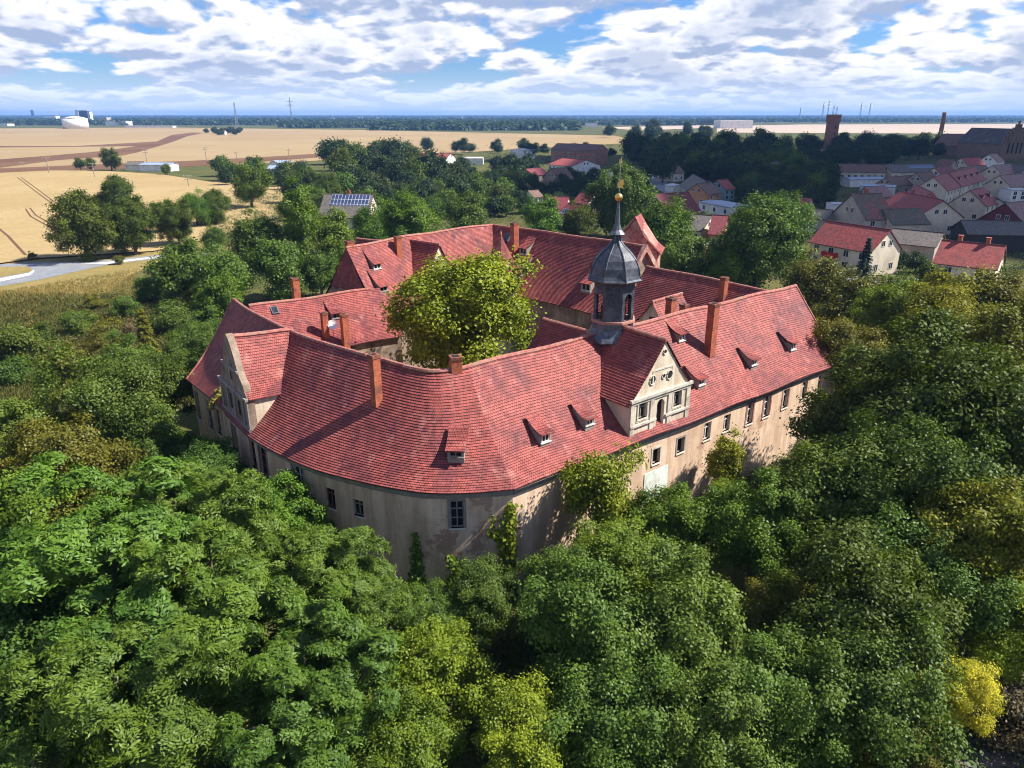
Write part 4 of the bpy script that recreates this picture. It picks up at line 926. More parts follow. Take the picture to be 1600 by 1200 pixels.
house('long low blue-grey shed with a white end between the fields', (226, 253.5), (270, 254), 4.6, 10, 3.6, 'roof_bluegrey', 'wall_white', 'shed', 'shed', wins=0, gwin=False)
house('dark-roofed low shed left of the blue-grey one', (200, 252.5), (224, 252.5), 4.6, 9, 3.2, GY, 'wall_white', 'shed', 'shed', wins=0, gwin=False)
house('tiny white farmhouse in the far fields', (344, 203.4), (352, 203.4), 7, 9, 4.5, R_, 'wall_white', wins=0)
house('huge white warehouse on the horizon', (1121, 187.5), (1171, 187.5), 18, 60, 17.4, 'roof_pale', 'wall_white', 'warehouse', 'warehouse', wins=0, flatroof=True, gwin=False)
house('church hall with a long dark roof on the right', (1474, 209), (1568, 211), 16, 19, 8, BR, 'brick_church', 'church', 'church', wins=0, gwin=False)
# stepped gable and pinnacles of the church
g0 = at_y(1583, 240, 520); gb = empty('church', (g0[0], 520, 0), .1, 'brick church front with a stepped gable and pinnacles', 'church')
mb = MB(); W2 = 9.5; steps = 6
pts = [(-W2, 0)] + sum([[(-W2 + k * W2 / steps, 12 + k * 2.1), (-W2 + (k + 1) * W2 / steps, 12 + k * 2.1)] for k in range(steps)], []); pts += [(-x, z) for x, z in pts[::-1]]
mb.prism([(x, 0, z) for x, z in pts], (0, 1.2, 0)); mb.build('gable', 'brick_church', gb)
mb = MB()
for k in range(-5, 6): mb.box(k * 1.75 - .25, k * 1.75 + .25, -.3, 1.3, 11, 26 - abs(k) * 2.1)
mb.build('pinnacle', 'brick_church', gb)
mb = MB(); mb.box(-W2 + .5, W2 - .5, 1.2, 45, 0, 11); mb.build('nave_wall', 'brick_church', gb)
mb = MB(); mb.prism([(-W2, 1.2, 10.9), (W2, 1.2, 10.9), (0, 1.2, 21)], (0, 45, 0)); mb.build('roof', GY, gb)
mb = MB()
for x in (-5, -2, 1.2, 4.2):
    mb = MB(); mb.box(x, x + .9, -.35, -.02, 5, 12); mb.build('window', 'void', gb)
# brick tower and factory stack
t0 = at_y(1299, 210, 640); bt = empty('brick_tower', (t0[0], 640, 0), .3, 'square brick tower with aerials above the dark trees', 'tower')
mb = MB(); mb.prism([(-3.6, -3.6, 0), (3.6, -3.6, 0), (3.6, 3.6, 0), (-3.6, 3.6, 0)], (0, 0, 24)); mb.build('wall', 'wall_brick', bt)
mb = MB(); mb.box(-4.1, 4.1, -4.1, 4.1, 24, 29.5); mb.build('tank_storey', 'wall_brick', bt)
mb = MB(); mb.prism([(-4.3, -4.3, 29.5), (4.3, -4.3, 29.5), (4.3, 4.3, 29.5), (-4.3, 4.3, 29.5)], (0, 0, .6)); mb.build('roof', 'wall_grey', bt)
mb = MB()
for x, y, hh in ((-2, 0, 6), (0, 1, 7.5), (1.5, -1, 6.5), (3, 2, 5)): mb.tube([(x, y, 30), (x, y, 30 + hh)], .16, 5)
mb.build('aerial', 'grey_metal', bt)
mb = MB()
for z in (8, 14, 19):
    mb = MB(); mb.box(-.6, .6, -3.66, -3.6, z, z + 2); mb.build('window', 'void', bt)
t0 = at_y(1470, 207, 760); sk = empty('factory_chimney', (t0[0], 760, 0), 0, 'tall round brick factory chimney near the church', 'chimney'); mb = MB(); mb.lathe((0, 0, 0), [(2.4, 0), (1.7, 30.5), (1.9, 30.6), (1.9, 31.5)], 14); mb.build('shaft', 'wall_brick', sk, True)
mb = MB(); mb.lathe((0, 0, 0), [(1.95, 31.5), (1.95, 32.2)], 14); mb.build('rim', 'wall_grey', sk)
# works on the horizon, left
def px_box(name, label, cat, px0, px1, ytop, ybase, m, depth=20, roofm=None, y=None, bits=None):
    dist = CAMZ / math.tan(PITCH - math.atan((600 - ybase) / F)); a, b = at_y(px0, ybase, dist), at_y(px1, ybase, dist); zt_ = at_y((px0 + px1) / 2, ytop, dist)[2]
    o = empty(name, ((a[0] + b[0]) / 2, dist, 0), 0, label, cat); w2 = (b[0] - a[0]) / 2; mb = MB(); mb.prism([(-w2, 0, 0), (w2, 0, 0), (w2, depth, 0), (-w2, depth, 0)], (0, 0, zt_)); mb.build('wall', m, o)
    mb = MB(); mb.box(-w2 - .3, w2 + .3, -.3, depth + .3, zt_, zt_ + 1.2); mb.build('roof', roofm or 'roof_pale', o); return o, w2, zt_
dist = 1750.0; c = at_y(117, 190, dist); tk_ = empty('storage_tank', (c[0], dist, 0), 0, 'round white storage tank at the works on the horizon', 'tank')
zt_ = at_y(117, 185, dist)[2]; rr = 17 * dist / F; mb = MB(); mb.lathe((0, 0, 0), [(rr, 0), (rr, zt_)], 24); mb.build('shell', 'wall_white', tk_, True)
mb = MB(); mb.lathe((0, 0, 0), [(rr + .4, zt_), (rr * .5, zt_ + 3.4), (.5, zt_ + 4.4)], 24); mb.build('roof', 'white_metal', tk_, True)
px_box('factory_block', 'tall dark glass block with white ends at the works', 'factory', 126, 139, 173, 193, 'wall_dark', 20)
px_box('factory_block', 'white stair block right of the dark glass one', 'factory', 139.4, 143, 175, 193, 'wall_white', 18)
px_box('silo', 'thin white silo left of the dark glass block', 'silo', 120, 125, 172.5, 190, 'wall_white', 10)
px_box('factory_hall', 'long white factory hall right of the tank', 'factory', 165, 197, 190, 196, 'wall_white', 40)
px_box('factory_hall', 'grey-white stepped factory hall behind the long one', 'factory', 153, 168, 184, 194, 'wall_grey', 30)
px_box('factory_hall', 'low pale hall at the right end of the works', 'factory', 196, 226, 191, 195.5, 'roof_pale', 40)
px_box('factory_hall', 'white hall with dark roof left of the tank', 'factory', 69, 88, 181, 188, 'wall_white', 40, GY)
px_box('factory_hall', 'small white hall below the one left of the tank', 'factory', 71, 80, 189.5, 194, 'wall_white', 20)
px_box('cooling_tower', 'dark narrow tower at the left end of the works', 'tower', 50, 53.5, 172, 185, 'wall_dark', 10)
px_box('factory_hall', 'low white hall at the left edge of the works', 'factory', 0, 12, 194, 197, 'wall_white', 30)
px_box('greenhouse', 'long pale low building below the works', 'building', 195, 270, 197.4, 199.5, 'wall_white', 20)
px_box('farm_building', 'pale farm buildings far off behind the park', 'farm building', 915, 933, 193, 198.5, 'wall_white', 20)
px_box('farm_building', 'tiny pale village house on the horizon by the woods', 'house', 815, 836, 188, 191, 'wall_white', 30, R_)
# masts, pylons and poles
def mast(px, ybase, ytop, label, dist, w=1.2, name='radio_mast', cat='mast', m='grey_metal', arms=True):
    c = at_y(px, ybase, dist); zt = at_y(px, ytop, dist)[2]; o = empty(name, (c[0], dist, 0), .3, label, cat); mb = MB(); n = 7
    for a in range(3):
        t = a * 2.1; mb.tube([(w * math.cos(t), w * math.sin(t), 0), (w * .25 * math.cos(t), w * .25 * math.sin(t), zt)], w * .16, 4)
    for k in range(n * 2):
        z0, z1 = zt * k / (n * 2), zt * (k + 1) / (n * 2); r0, r1 = w * (1 - .75 * k / (n * 2)), w * (1 - .75 * (k + 1) / (n * 2))
        for a in range(3):
            t, t2 = a * 2.1, (a + 1) * 2.1; mb.tube([(r0 * math.cos(t), r0 * math.sin(t), z0), (r1 * math.cos(t2), r1 * math.sin(t2), z1)], w * .10, 3)
    mb.build('lattice', m, o)
    if arms:
        mb = MB()
        for f in (.72, .86): mb.tube([(-w * 3.2, 0, zt * f), (w * 3.2, 0, zt * f)], w * .2, 4)
        mb.build('cross_arm', m, o)
    return o
mast(368, 182, 160, 'dark lattice mast rising alone above the far fields', 1900, 4.2, arms=False)
mast(455, 184, 152, 'tall pale lattice pylon on the horizon left of the wind turbines', 2400, 3.6)
for px, yt, lb in ((1285, 160, 'faint pylon left of two above the plain right of centre'), (1293, 158, 'faint pylon right of the pair nearest the brick tower'), (1344, 160, 'faint pylon between the tower and the stack'), (1358, 161, 'faint pylon nearest the factory chimney'), (1250, 168, 'faint short pylon left of the brick tower')):
    mast(px, 180, yt, lb, 4200, 5, 'pylon', 'pylon')
def turbine(px, ybase, ytop, label, dist):
    c = at_y(px, ybase, dist); zt = at_y(px, ytop, dist)[2] - dist * .004; o = empty('wind_turbine', (c[0], dist, 0), 0, label, 'wind turbine', 'wind turbines on the horizon')
    mb = MB(); mb.lathe((0, 0, 0), [(2.6, 0), (1.5, zt)], 8); mb.build('tower', 'white_metal', o); a0 = px * 1.7
    mb = MB(); mb.box(-1.5, 1.5, -4, 4, zt - 1.2, zt + 1.8); mb.build('nacelle', 'white_metal', o)
    for k in range(3):
        a = a0 + k * 2.094; d = np.array([math.cos(a), 0, math.sin(a)]); e = np.array([-math.sin(a), 0, math.cos(a)]); L = dist * .0055; q = np.array([0, -4.6, zt])
        mb = MB(); mb.prism([q + e * 1.2, q + d * L * .25 + e * 2.0, q + d * L, q + d * L * .2 - e * 1.0], (0, .6, 0)); mb.build('blade', 'white_metal', o)
for px, yb, yt, lb in ((518, 187, 179.5, 'white wind turbine leftmost of the group left of the wood'), (522, 187, 180, 'white wind turbine second of the group left of the wood'), (561, 188, 178.5, 'white wind turbine left of a close pair'), (566, 187, 178, 'white wind turbine right of a close pair'),
                       (590, 186, 179, 'small white wind turbine just left of the big wood'), (722, 187, 178, 'white wind turbine alone above the big wood'), (466, 186, 180, 'tiny wind turbine beside the tall pylon')): turbine(px, yb, yt, lb, 3600)
def pole(px, yb, yt, label, n=2):
    p = at(px, yb, 0); zt = at_y(px, yt, p[1])[2]; o = empty('power_pole', p, .25, label, 'power pole', 'power poles across the fields'); mb = MB(); mb.tube([(0, 0, -.5), (0, 0, zt)], [.22, .15], 7); mb.build('post', 'frame_grey', o)
    mb = MB()
    for k in range(n): mb.box(-1.6, 1.6, -.08, .08, zt - .5 - k * 1.2, zt - .3 - k * 1.2)
    mb.build('cross_arm', 'frame_grey', o); mb = MB()
    for x in (-1.5, -.5, .5, 1.5): mb.lathe((x, 0, zt - .3), [(.09, 0), (.12, .15), (.05, .3)], 6)
    mb.build('insulator', 'white_metal', o)
for a in ((77, 271, 246, 'power pole leftmost in the wheat field'), (148, 277, 255, 'power pole in the wheat under the lone round tree'), (231, 262, 234, 'tall power pole above the long shed'), (323, 253, 230, 'power pole in front of the far stubble right of the shed'),
          (370, 249, 237, 'short power pole near the row of trees'), (295, 292, 274, 'power pole at the right end of the wheat field'), (452, 248, 232, 'power pole left of the dark tree belt'), (36, 259, 253, 'short pole by the ploughed strip at the left')): pole(*a)
lp = at(713, 303, 0); o = empty('street_lamp', lp, 0, 'twin-armed white street lamp in front of the dark trees', 'street lamp'); zt = at_y(713, 286, lp[1])[2]
mb = MB(); mb.tube([(0, 0, 0), (0, 0, zt)], [.12, .07], 8); mb.build('post', 'grey_metal', o)
for s in (-1, 1):
    mb = MB(); mb.tube([(0, 0, zt - .1), (s * .7, 0, zt + .15)], .05, 6); mb.box(min(s * .6, s * 1.4), max(s * .6, s * 1.4), -.18, .18, zt + .1, zt + .25); mb.build('lamp_head', 'white_metal', o)
# shelter with notice board and a sign by the road
p = at(187, 393, 0); o = empty('notice_shelter', p, .1, 'small roofed notice board under the lime trees', 'notice board'); mb = MB()
for x in (-1, 1): mb.box(x - .07, x + .07, -.07, .07, -.3, 2.2)
mb.build('post', 'frame_grey', o); mb = MB(); mb.box(-.9, .9, -.04, .04, .6, 1.9); mb.build('board', 'meadow', o); mb = MB(); mb.prism([(-1.4, -.5, 2.15), (-1.4, .5, 2.15), (-1.4, 0, 2.6)], (2.8, 0, 0)); mb.build('roof', 'wall_cream', o)
p = at(138, 405, 0); o = empty('road_sign', p, 0, 'white tilted sign on a post at the road junction', 'sign'); mb = MB(); mb.tube([(0, 0, 0), (0, 0, 1.4)], .07, 8); mb.build('post', 'frame_grey', o)
mb = MB(); mb.prism([(-.65, 0, 1.3), (.6, 0, 1.2), (.7, 0, 1.85), (-.55, 0, 2.0)], (0, .06, 0)); mb.build('sign_plate', 'white_metal', o)

# ------------------------------------------------------------------ a cloud high to the right, out of the picture, whose shadow lies on the village
def cloud_obj(x, y, z, rx, ry, rz, seed, n=70):
    r = random.Random(seed); mb = MB()
    me = bpy.data.meshes.new('cloud'); import bmesh
    bm = bmesh.new()
    for k in range(n):
        a, q = r.uniform(0, 6.28), r.random() ** .5; s = r.uniform(.22, .4) * min(rx, ry) * (1.1 - .55 * q)
        mt = __import__('mathutils').Matrix.Translation((x + rx * q * math.cos(a), y + ry * q * math.sin(a), z + r.uniform(0, .3) * s)) @ __import__('mathutils').Matrix.Diagonal((s, s, s * .62, 1))
        bmesh.ops.create_icosphere(bm, subdivisions=2, radius=1, matrix=mt)
    bm.to_mesh(me); bm.free(); me.materials.append(M['cloud']); me.polygons.foreach_set('use_smooth', [True] * len(me.polygons)); o = link('cloud', me); tag(o, kind='structure')
mc, n_, l_, p_ = mat('cloud'); p_.inputs['Base Color'].default_value = (.9, .9, .9, 1); p_.inputs['Roughness'].default_value = 1; M['cloud'] = mc
CZ = 620.0; k_ = CZ / L_SUN[2]
def cloud_over(gx, gy, rx, ry, seed, n=70): cloud_obj(gx + L_SUN[0] * k_, gy + L_SUN[1] * k_, CZ, rx, ry, 60, seed, n)
cloud_over(190, 420, 185, 265, 3, 95)

# ------------------------------------------------------------------ foliage
def leaf_mesh(name, pos, nrm, dirv, L, Wd, tint):
    n = len(pos)
    nrm = nrm / (np.linalg.norm(nrm, axis=1, keepdims=True) + 1e-9)
    t = dirv - nrm * np.sum(dirv * nrm, axis=1, keepdims=True); t /= (np.linalg.norm(t, axis=1, keepdims=True) + 1e-9)
    b = np.cross(nrm, t); L = L.reshape(-1, 1); Wd = Wd.reshape(-1, 1)
    v = np.empty((n, 4, 3), np.float32)
    v[:, 0] = pos; v[:, 1] = pos + t * L * .45 + b * Wd * .5; v[:, 2] = pos + t * L - nrm * L * .12; v[:, 3] = pos + t * L * .45 - b * Wd * .5
    me = bpy.data.meshes.new(name); me.vertices.add(4 * n); me.vertices.foreach_set('co', v.ravel())
    me.loops.add(4 * n); me.loops.foreach_set('vertex_index', np.arange(4 * n, dtype=np.int32))
    me.polygons.add(n); me.polygons.foreach_set('loop_start', np.arange(0, 4 * n, 4, dtype=np.int32))
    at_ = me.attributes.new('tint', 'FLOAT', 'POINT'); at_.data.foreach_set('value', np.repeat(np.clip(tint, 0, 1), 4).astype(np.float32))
    me.materials.append(M['leaf']); me.update(calc_edges=True); return me
def unit(n, r): 
    v = r.normal(size=(n, 3)); return v / np.linalg.norm(v, axis=1, keepdims=True)
def crown(name, seed, R=5.0, H=4.6, cz=7.0, nb=70, tw=28, lv=30, L=.24, ratio=.62, style='broad', irr=.25, lowcut=-.55, blob=(.20, .34), boughs=11):
    """leaves on twigs on limbs: nb limb masses spread through the crown, each with tw twigs of lv leaves"""
    r = np.random.default_rng(seed)
    # boughs: a handful of unequal masses, each carrying its own limb ends, so the outline stays uneven and gaps open between them
    nbough = boughs; bw = r.uniform(.5, 1.0, nbough); bdir = unit(nbough, r); bdir[:, 2] = bdir[:, 2] * .75 + .12; bdir[0] = (0.1, 0, .95)
    brad = r.uniform(.30, .62, nbough) * (1 + irr * r.normal(scale=.5, size=nbough)); bc = bdir * brad[:, None]; bs = .30 + .24 * bw
    own = r.choice(nbough, nb, p=bw ** 2 / (bw ** 2).sum()); d = unit(nb, r); d[:, 2] = np.maximum(d[:, 2], lowcut * (.6 + .4 * r.random(nb)))
    q = bc[own] + d * (bs[own] * r.uniform(.62, 1.12, nb))[:, None] * np.array([1, 1, .85])
    c = q * np.array([R, R, H]); rb = r.uniform(*blob, nb) * R; shoot = r.random(nb) < .10; rb[shoot] *= .55; c[shoot] *= 1.12
    d = d * .6 + q / (np.linalg.norm(q, axis=1, keepdims=True) + 1e-6) * .5; d /= np.linalg.norm(d, axis=1, keepdims=True)
    # twigs: on the outer upper side of each mass
    T = nb * tw
    bi = np.repeat(np.arange(nb), tw); u = unit(T, r); u = u + d[bi] * .75 + np.array([0, 0, .45]); u /= np.linalg.norm(u, axis=1, keepdims=True)
    tp = c[bi] + u * (rb[bi] * r.uniform(.62, 1.06, T))[:, None] * np.array([1, 1, .72])
    ttint = .5 * r.random(nb)[bi] + .5 * r.random(T); tj = r.normal(scale=.34, size=(T, 3)) * .8
    if style == 'ash':
        fr_ = 7; nl = lv // fr_
        K = T * fr_; ti = np.repeat(np.arange(T), fr_)
        fd = unit(K, r); fd[:, 2] = np.abs(fd[:, 2]) * .3; fd += u[ti] * .55; fd /= np.linalg.norm(fd, axis=1, keepdims=True)
        flen = r.uniform(.55, .95, K) * L * 3.4
        Nn = K * nl; ki = np.repeat(np.arange(K), nl); s = np.tile(np.linspace(.15, 1, nl), K)
        side = np.where(np.tile(np.arange(nl), K) % 2 == 0, 1.0, -1.0)
        lat = np.cross(fd, np.array([0, 0, 1.0])); lat /= (np.linalg.norm(lat, axis=1, keepdims=True) + 1e-6)
        pos = tp[ti][ki] + fd[ki] * (flen[ki] * s)[:, None] - np.array([0, 0, 1]) * ((s ** 2) * flen[ki] * .45)[:, None]
        dv = lat[ki] * side[:, None] + fd[ki] * .55 + np.array([0, 0, -.25])
        nr = np.array([0, 0, .4]) + (u + tj)[ti][ki] * 1.05 + r.normal(scale=.34, size=(Nn, 3))
        tint = ttint[ti][ki] * .8 + .2 * r.random(Nn); Ls = L * r.uniform(.8, 1.25, Nn); ws = Ls * .36
    else:
        Nn = T * lv; ti = np.repeat(np.arange(T), lv)
        spread = L * 1.75
        pos = tp[ti] + r.normal(scale=spread, size=(Nn, 3)) * np.array([1, 1, .62])
        dv = unit(Nn, r) + u[ti] * .7 + np.array([0, 0, -.35])
        nr = (u + tj)[ti] * 1.1 + np.array([0, 0, .3]) + r.normal(scale=.40, size=(Nn, 3))
        tint = ttint[ti] * .75 + .25 * r.random(Nn); Ls = L * r.uniform(.7, 1.35, Nn); ws = Ls * ratio
    kx = R / np.percentile(np.linalg.norm(pos[:, :2], axis=1), 99); kz = H / np.percentile(pos[:, 2], 99); sc_ = np.array([kx, kx, kz]); pos = pos * sc_; c = c * sc_
    pos = pos + np.array([0, 0, cz])
    return leaf_mesh(name, pos, nr, dv, Ls, ws, tint), c + np.array([0, 0, cz]), d
def trunk_mesh(name, seed, c, cz, r0=.32, nl=9, z0=-1.5):
    r = random.Random(seed); mb = MB()
    ht = cz * .62; pts = [(0, 0, z0), (0, 0, 0), (.08, .05, ht * .5), (-.05, .1, ht), (.1, 0, cz * 1.05), (.12, .05, cz * 1.35)]
    mb.tube(pts, [r0 * 1.35, r0 * 1.1, r0 * .9, r0 * .75, r0 * .45, r0 * .15], 9)
    idx = sorted(range(len(c)), key=lambda k: -abs(c[k][0]) - abs(c[k][1]))
    for k in r.sample(range(len(c)), min(nl, len(c))):
        a = np.array([0, .05, ht * r.uniform(.75, 1.3)]); b = np.array(c[k]); m = (a + b) / 2 + np.array([0, 0, .35])
        mb.tube([a, m, b], [r0 * .42, r0 * .26, r0 * .07], 6)
    me_o = mb.build(name, 'bark'); me = me_o.data; bpy.data.objects.remove(me_o); return me
def spruce(name, seed, H=12.0, R=2.6, tiers=17, per=12, L=.5, lv=40):
    r = np.random.default_rng(seed); P = []; Nn = []; Dv = []; Ti = []
    for k in range(tiers):
        f = k / (tiers - 1); z = .8 + (H - 1.0) * f; rr = R * (1 - f) ** .9 + .12
        for j in range(per):
            a = r.uniform(0, 2 * math.pi); d = np.array([math.cos(a), math.sin(a), 0]); s = r.uniform(.05, 1, lv) ** .8; tint = r.random()
            q = d * (rr * s * r.uniform(.8, 1.12))[:, None] + np.array([0, 0, z]) - np.array([0, 0, 1]) * (rr * .42 * s ** 1.6)[:, None] + r.normal(scale=.09, size=(lv, 3))
            P.append(q); Dv.append(d + np.array([0, 0, -.5]) + r.normal(scale=.5, size=(lv, 3))); Nn.append(np.array([0, 0, 1]) + d * .5 + r.normal(scale=.35, size=(lv, 3))); Ti.append(np.full(lv, tint) * .7 + .3 * r.random(lv))
    P = np.concatenate(P); n = len(P)
    return leaf_mesh(name, P, np.concatenate(Nn), np.concatenate(Dv), L * r.uniform(.6, 1.1, n), L * .4 * np.ones(n), np.concatenate(Ti))
KIND = {}
def reg(kind, cr, cz, R, r0=.32):
    me, c, d = cr; KIND.setdefault(kind, []).append((me, trunk_mesh('trunk', len(KIND) * 7 + 1, c, cz, r0), cz, R))
for s in range(3): reg('near', crown('crown', 10 + s, nb=125, tw=14, lv=34, L=.20, irr=.42, blob=(.10, .19), boughs=10 + s), 7.0, 5.0)
for s in range(2): reg('big', crown('crown', 20 + s, cz=5.4, nb=150, tw=12, lv=30, L=.18, irr=.26, lowcut=-.8, blob=(.08, .16), boughs=15), 5.4, 5.0)
for s in range(2): reg('ash', crown('crown', 30 + s, nb=88, tw=17, lv=56, L=.19, style='ash', irr=.38, blob=(.10, .19), boughs=12), 7.0, 5.0)
for s in range(2): reg('sprawl', crown('crown', 40 + s, R=4.0, H=3.4, cz=5.0, nb=42, tw=14, lv=24, L=.24, irr=.5, lowcut=-.3, blob=(.12, .22)), 5.0, 4.0, .16)
for s in range(2): reg('bush', crown('crown', 50 + s, R=2.6, H=1.9, cz=1.5, nb=36, tw=12, lv=20, L=.19, irr=.4, lowcut=-.1, blob=(.14, .26)), 1.5, 2.6, .07)
for s in range(3): reg('mid', crown('crown', 60 + s, cz=4.6, nb=96, tw=13, lv=18, L=.32, irr=.4, lowcut=-.98, blob=(.12, .24)), 4.6, 5.0)
for s in range(2): reg('tall', crown('crown', 70 + s, R=3.3, H=6.6, cz=7.4, nb=85, tw=13, lv=18, L=.30, irr=.3, lowcut=-.8, blob=(.2, .34)), 7.4, 3.3)
for s in range(3): reg('far', crown('crown', 80 + s, cz=4.4, nb=52, tw=9, lv=10, L=.66, irr=.4, lowcut=-.98, blob=(.16, .28)), 4.4, 5.0)
for s in range(2): reg('round', crown('crown', 100 + s, H=5.0, nb=170, tw=12, lv=22, L=.27, irr=.12, lowcut=-.98, cz=5.0, blob=(.09, .17), boughs=24), 5.0, 5.0)
KIND['spruce'] = [(spruce('crown', 90), trunk_mesh('trunk', 3, np.array([[0, 0, 9.0]]), 8.0, .2, 1), 6.0, 2.6)]
GREEN = {'g': (.092, .155, .016), 'd': (.068, .098, .013), 'y': (.160, .210, .016), 'o': (.115, .115, .016), 'f': (.084, .150, .022), 'lime': (.42, .40, .03), 'gd': (.078, .134, .022),
         'b': (.034, .060, .024), 'blue': (.035, .065, .058), 'yo': (.165, .165, .014), 'brown': (.13, .10, .06), 'far': (.034, .055, .018)}
CNT = [0]
def tree(px, py, r, kind, col, label, k=1.0, name=None, cat=None, group=None, zc=None):
    vs = KIND[kind]; CNT[0] += 1; me, tk, hc, R0 = vs[CNT[0] % len(vs)]
    z = 4.0; r = r * .95
    for _ in range(25):
        p = at(px, py, z); s = r * np.linalg.norm(p - CAMP) / F / R0; z = .5 * z + .5 * (hc * s * k)
    e = tree_at(p[0], p[1], s, s * k, me, tk, col, label, name or {'bush': 'bush', 'spruce': 'spruce'}.get(kind, 'tree'), cat or {'bush': 'bush'}.get(kind, 'tree'), group)
    return e
def tree_at(x, y, s, sz, me, tk, col, label, name='tree', cat='tree', group=None, z=0.0):
    e = empty(name, (x, y, z), random.uniform(0, 6.28), label, cat, group); e.scale = (s, s, sz)
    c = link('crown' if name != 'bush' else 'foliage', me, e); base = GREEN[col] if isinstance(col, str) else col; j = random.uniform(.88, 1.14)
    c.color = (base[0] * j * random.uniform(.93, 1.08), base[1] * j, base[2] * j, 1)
    link('trunk' if name != 'bush' else 'stem', tk, e); return e

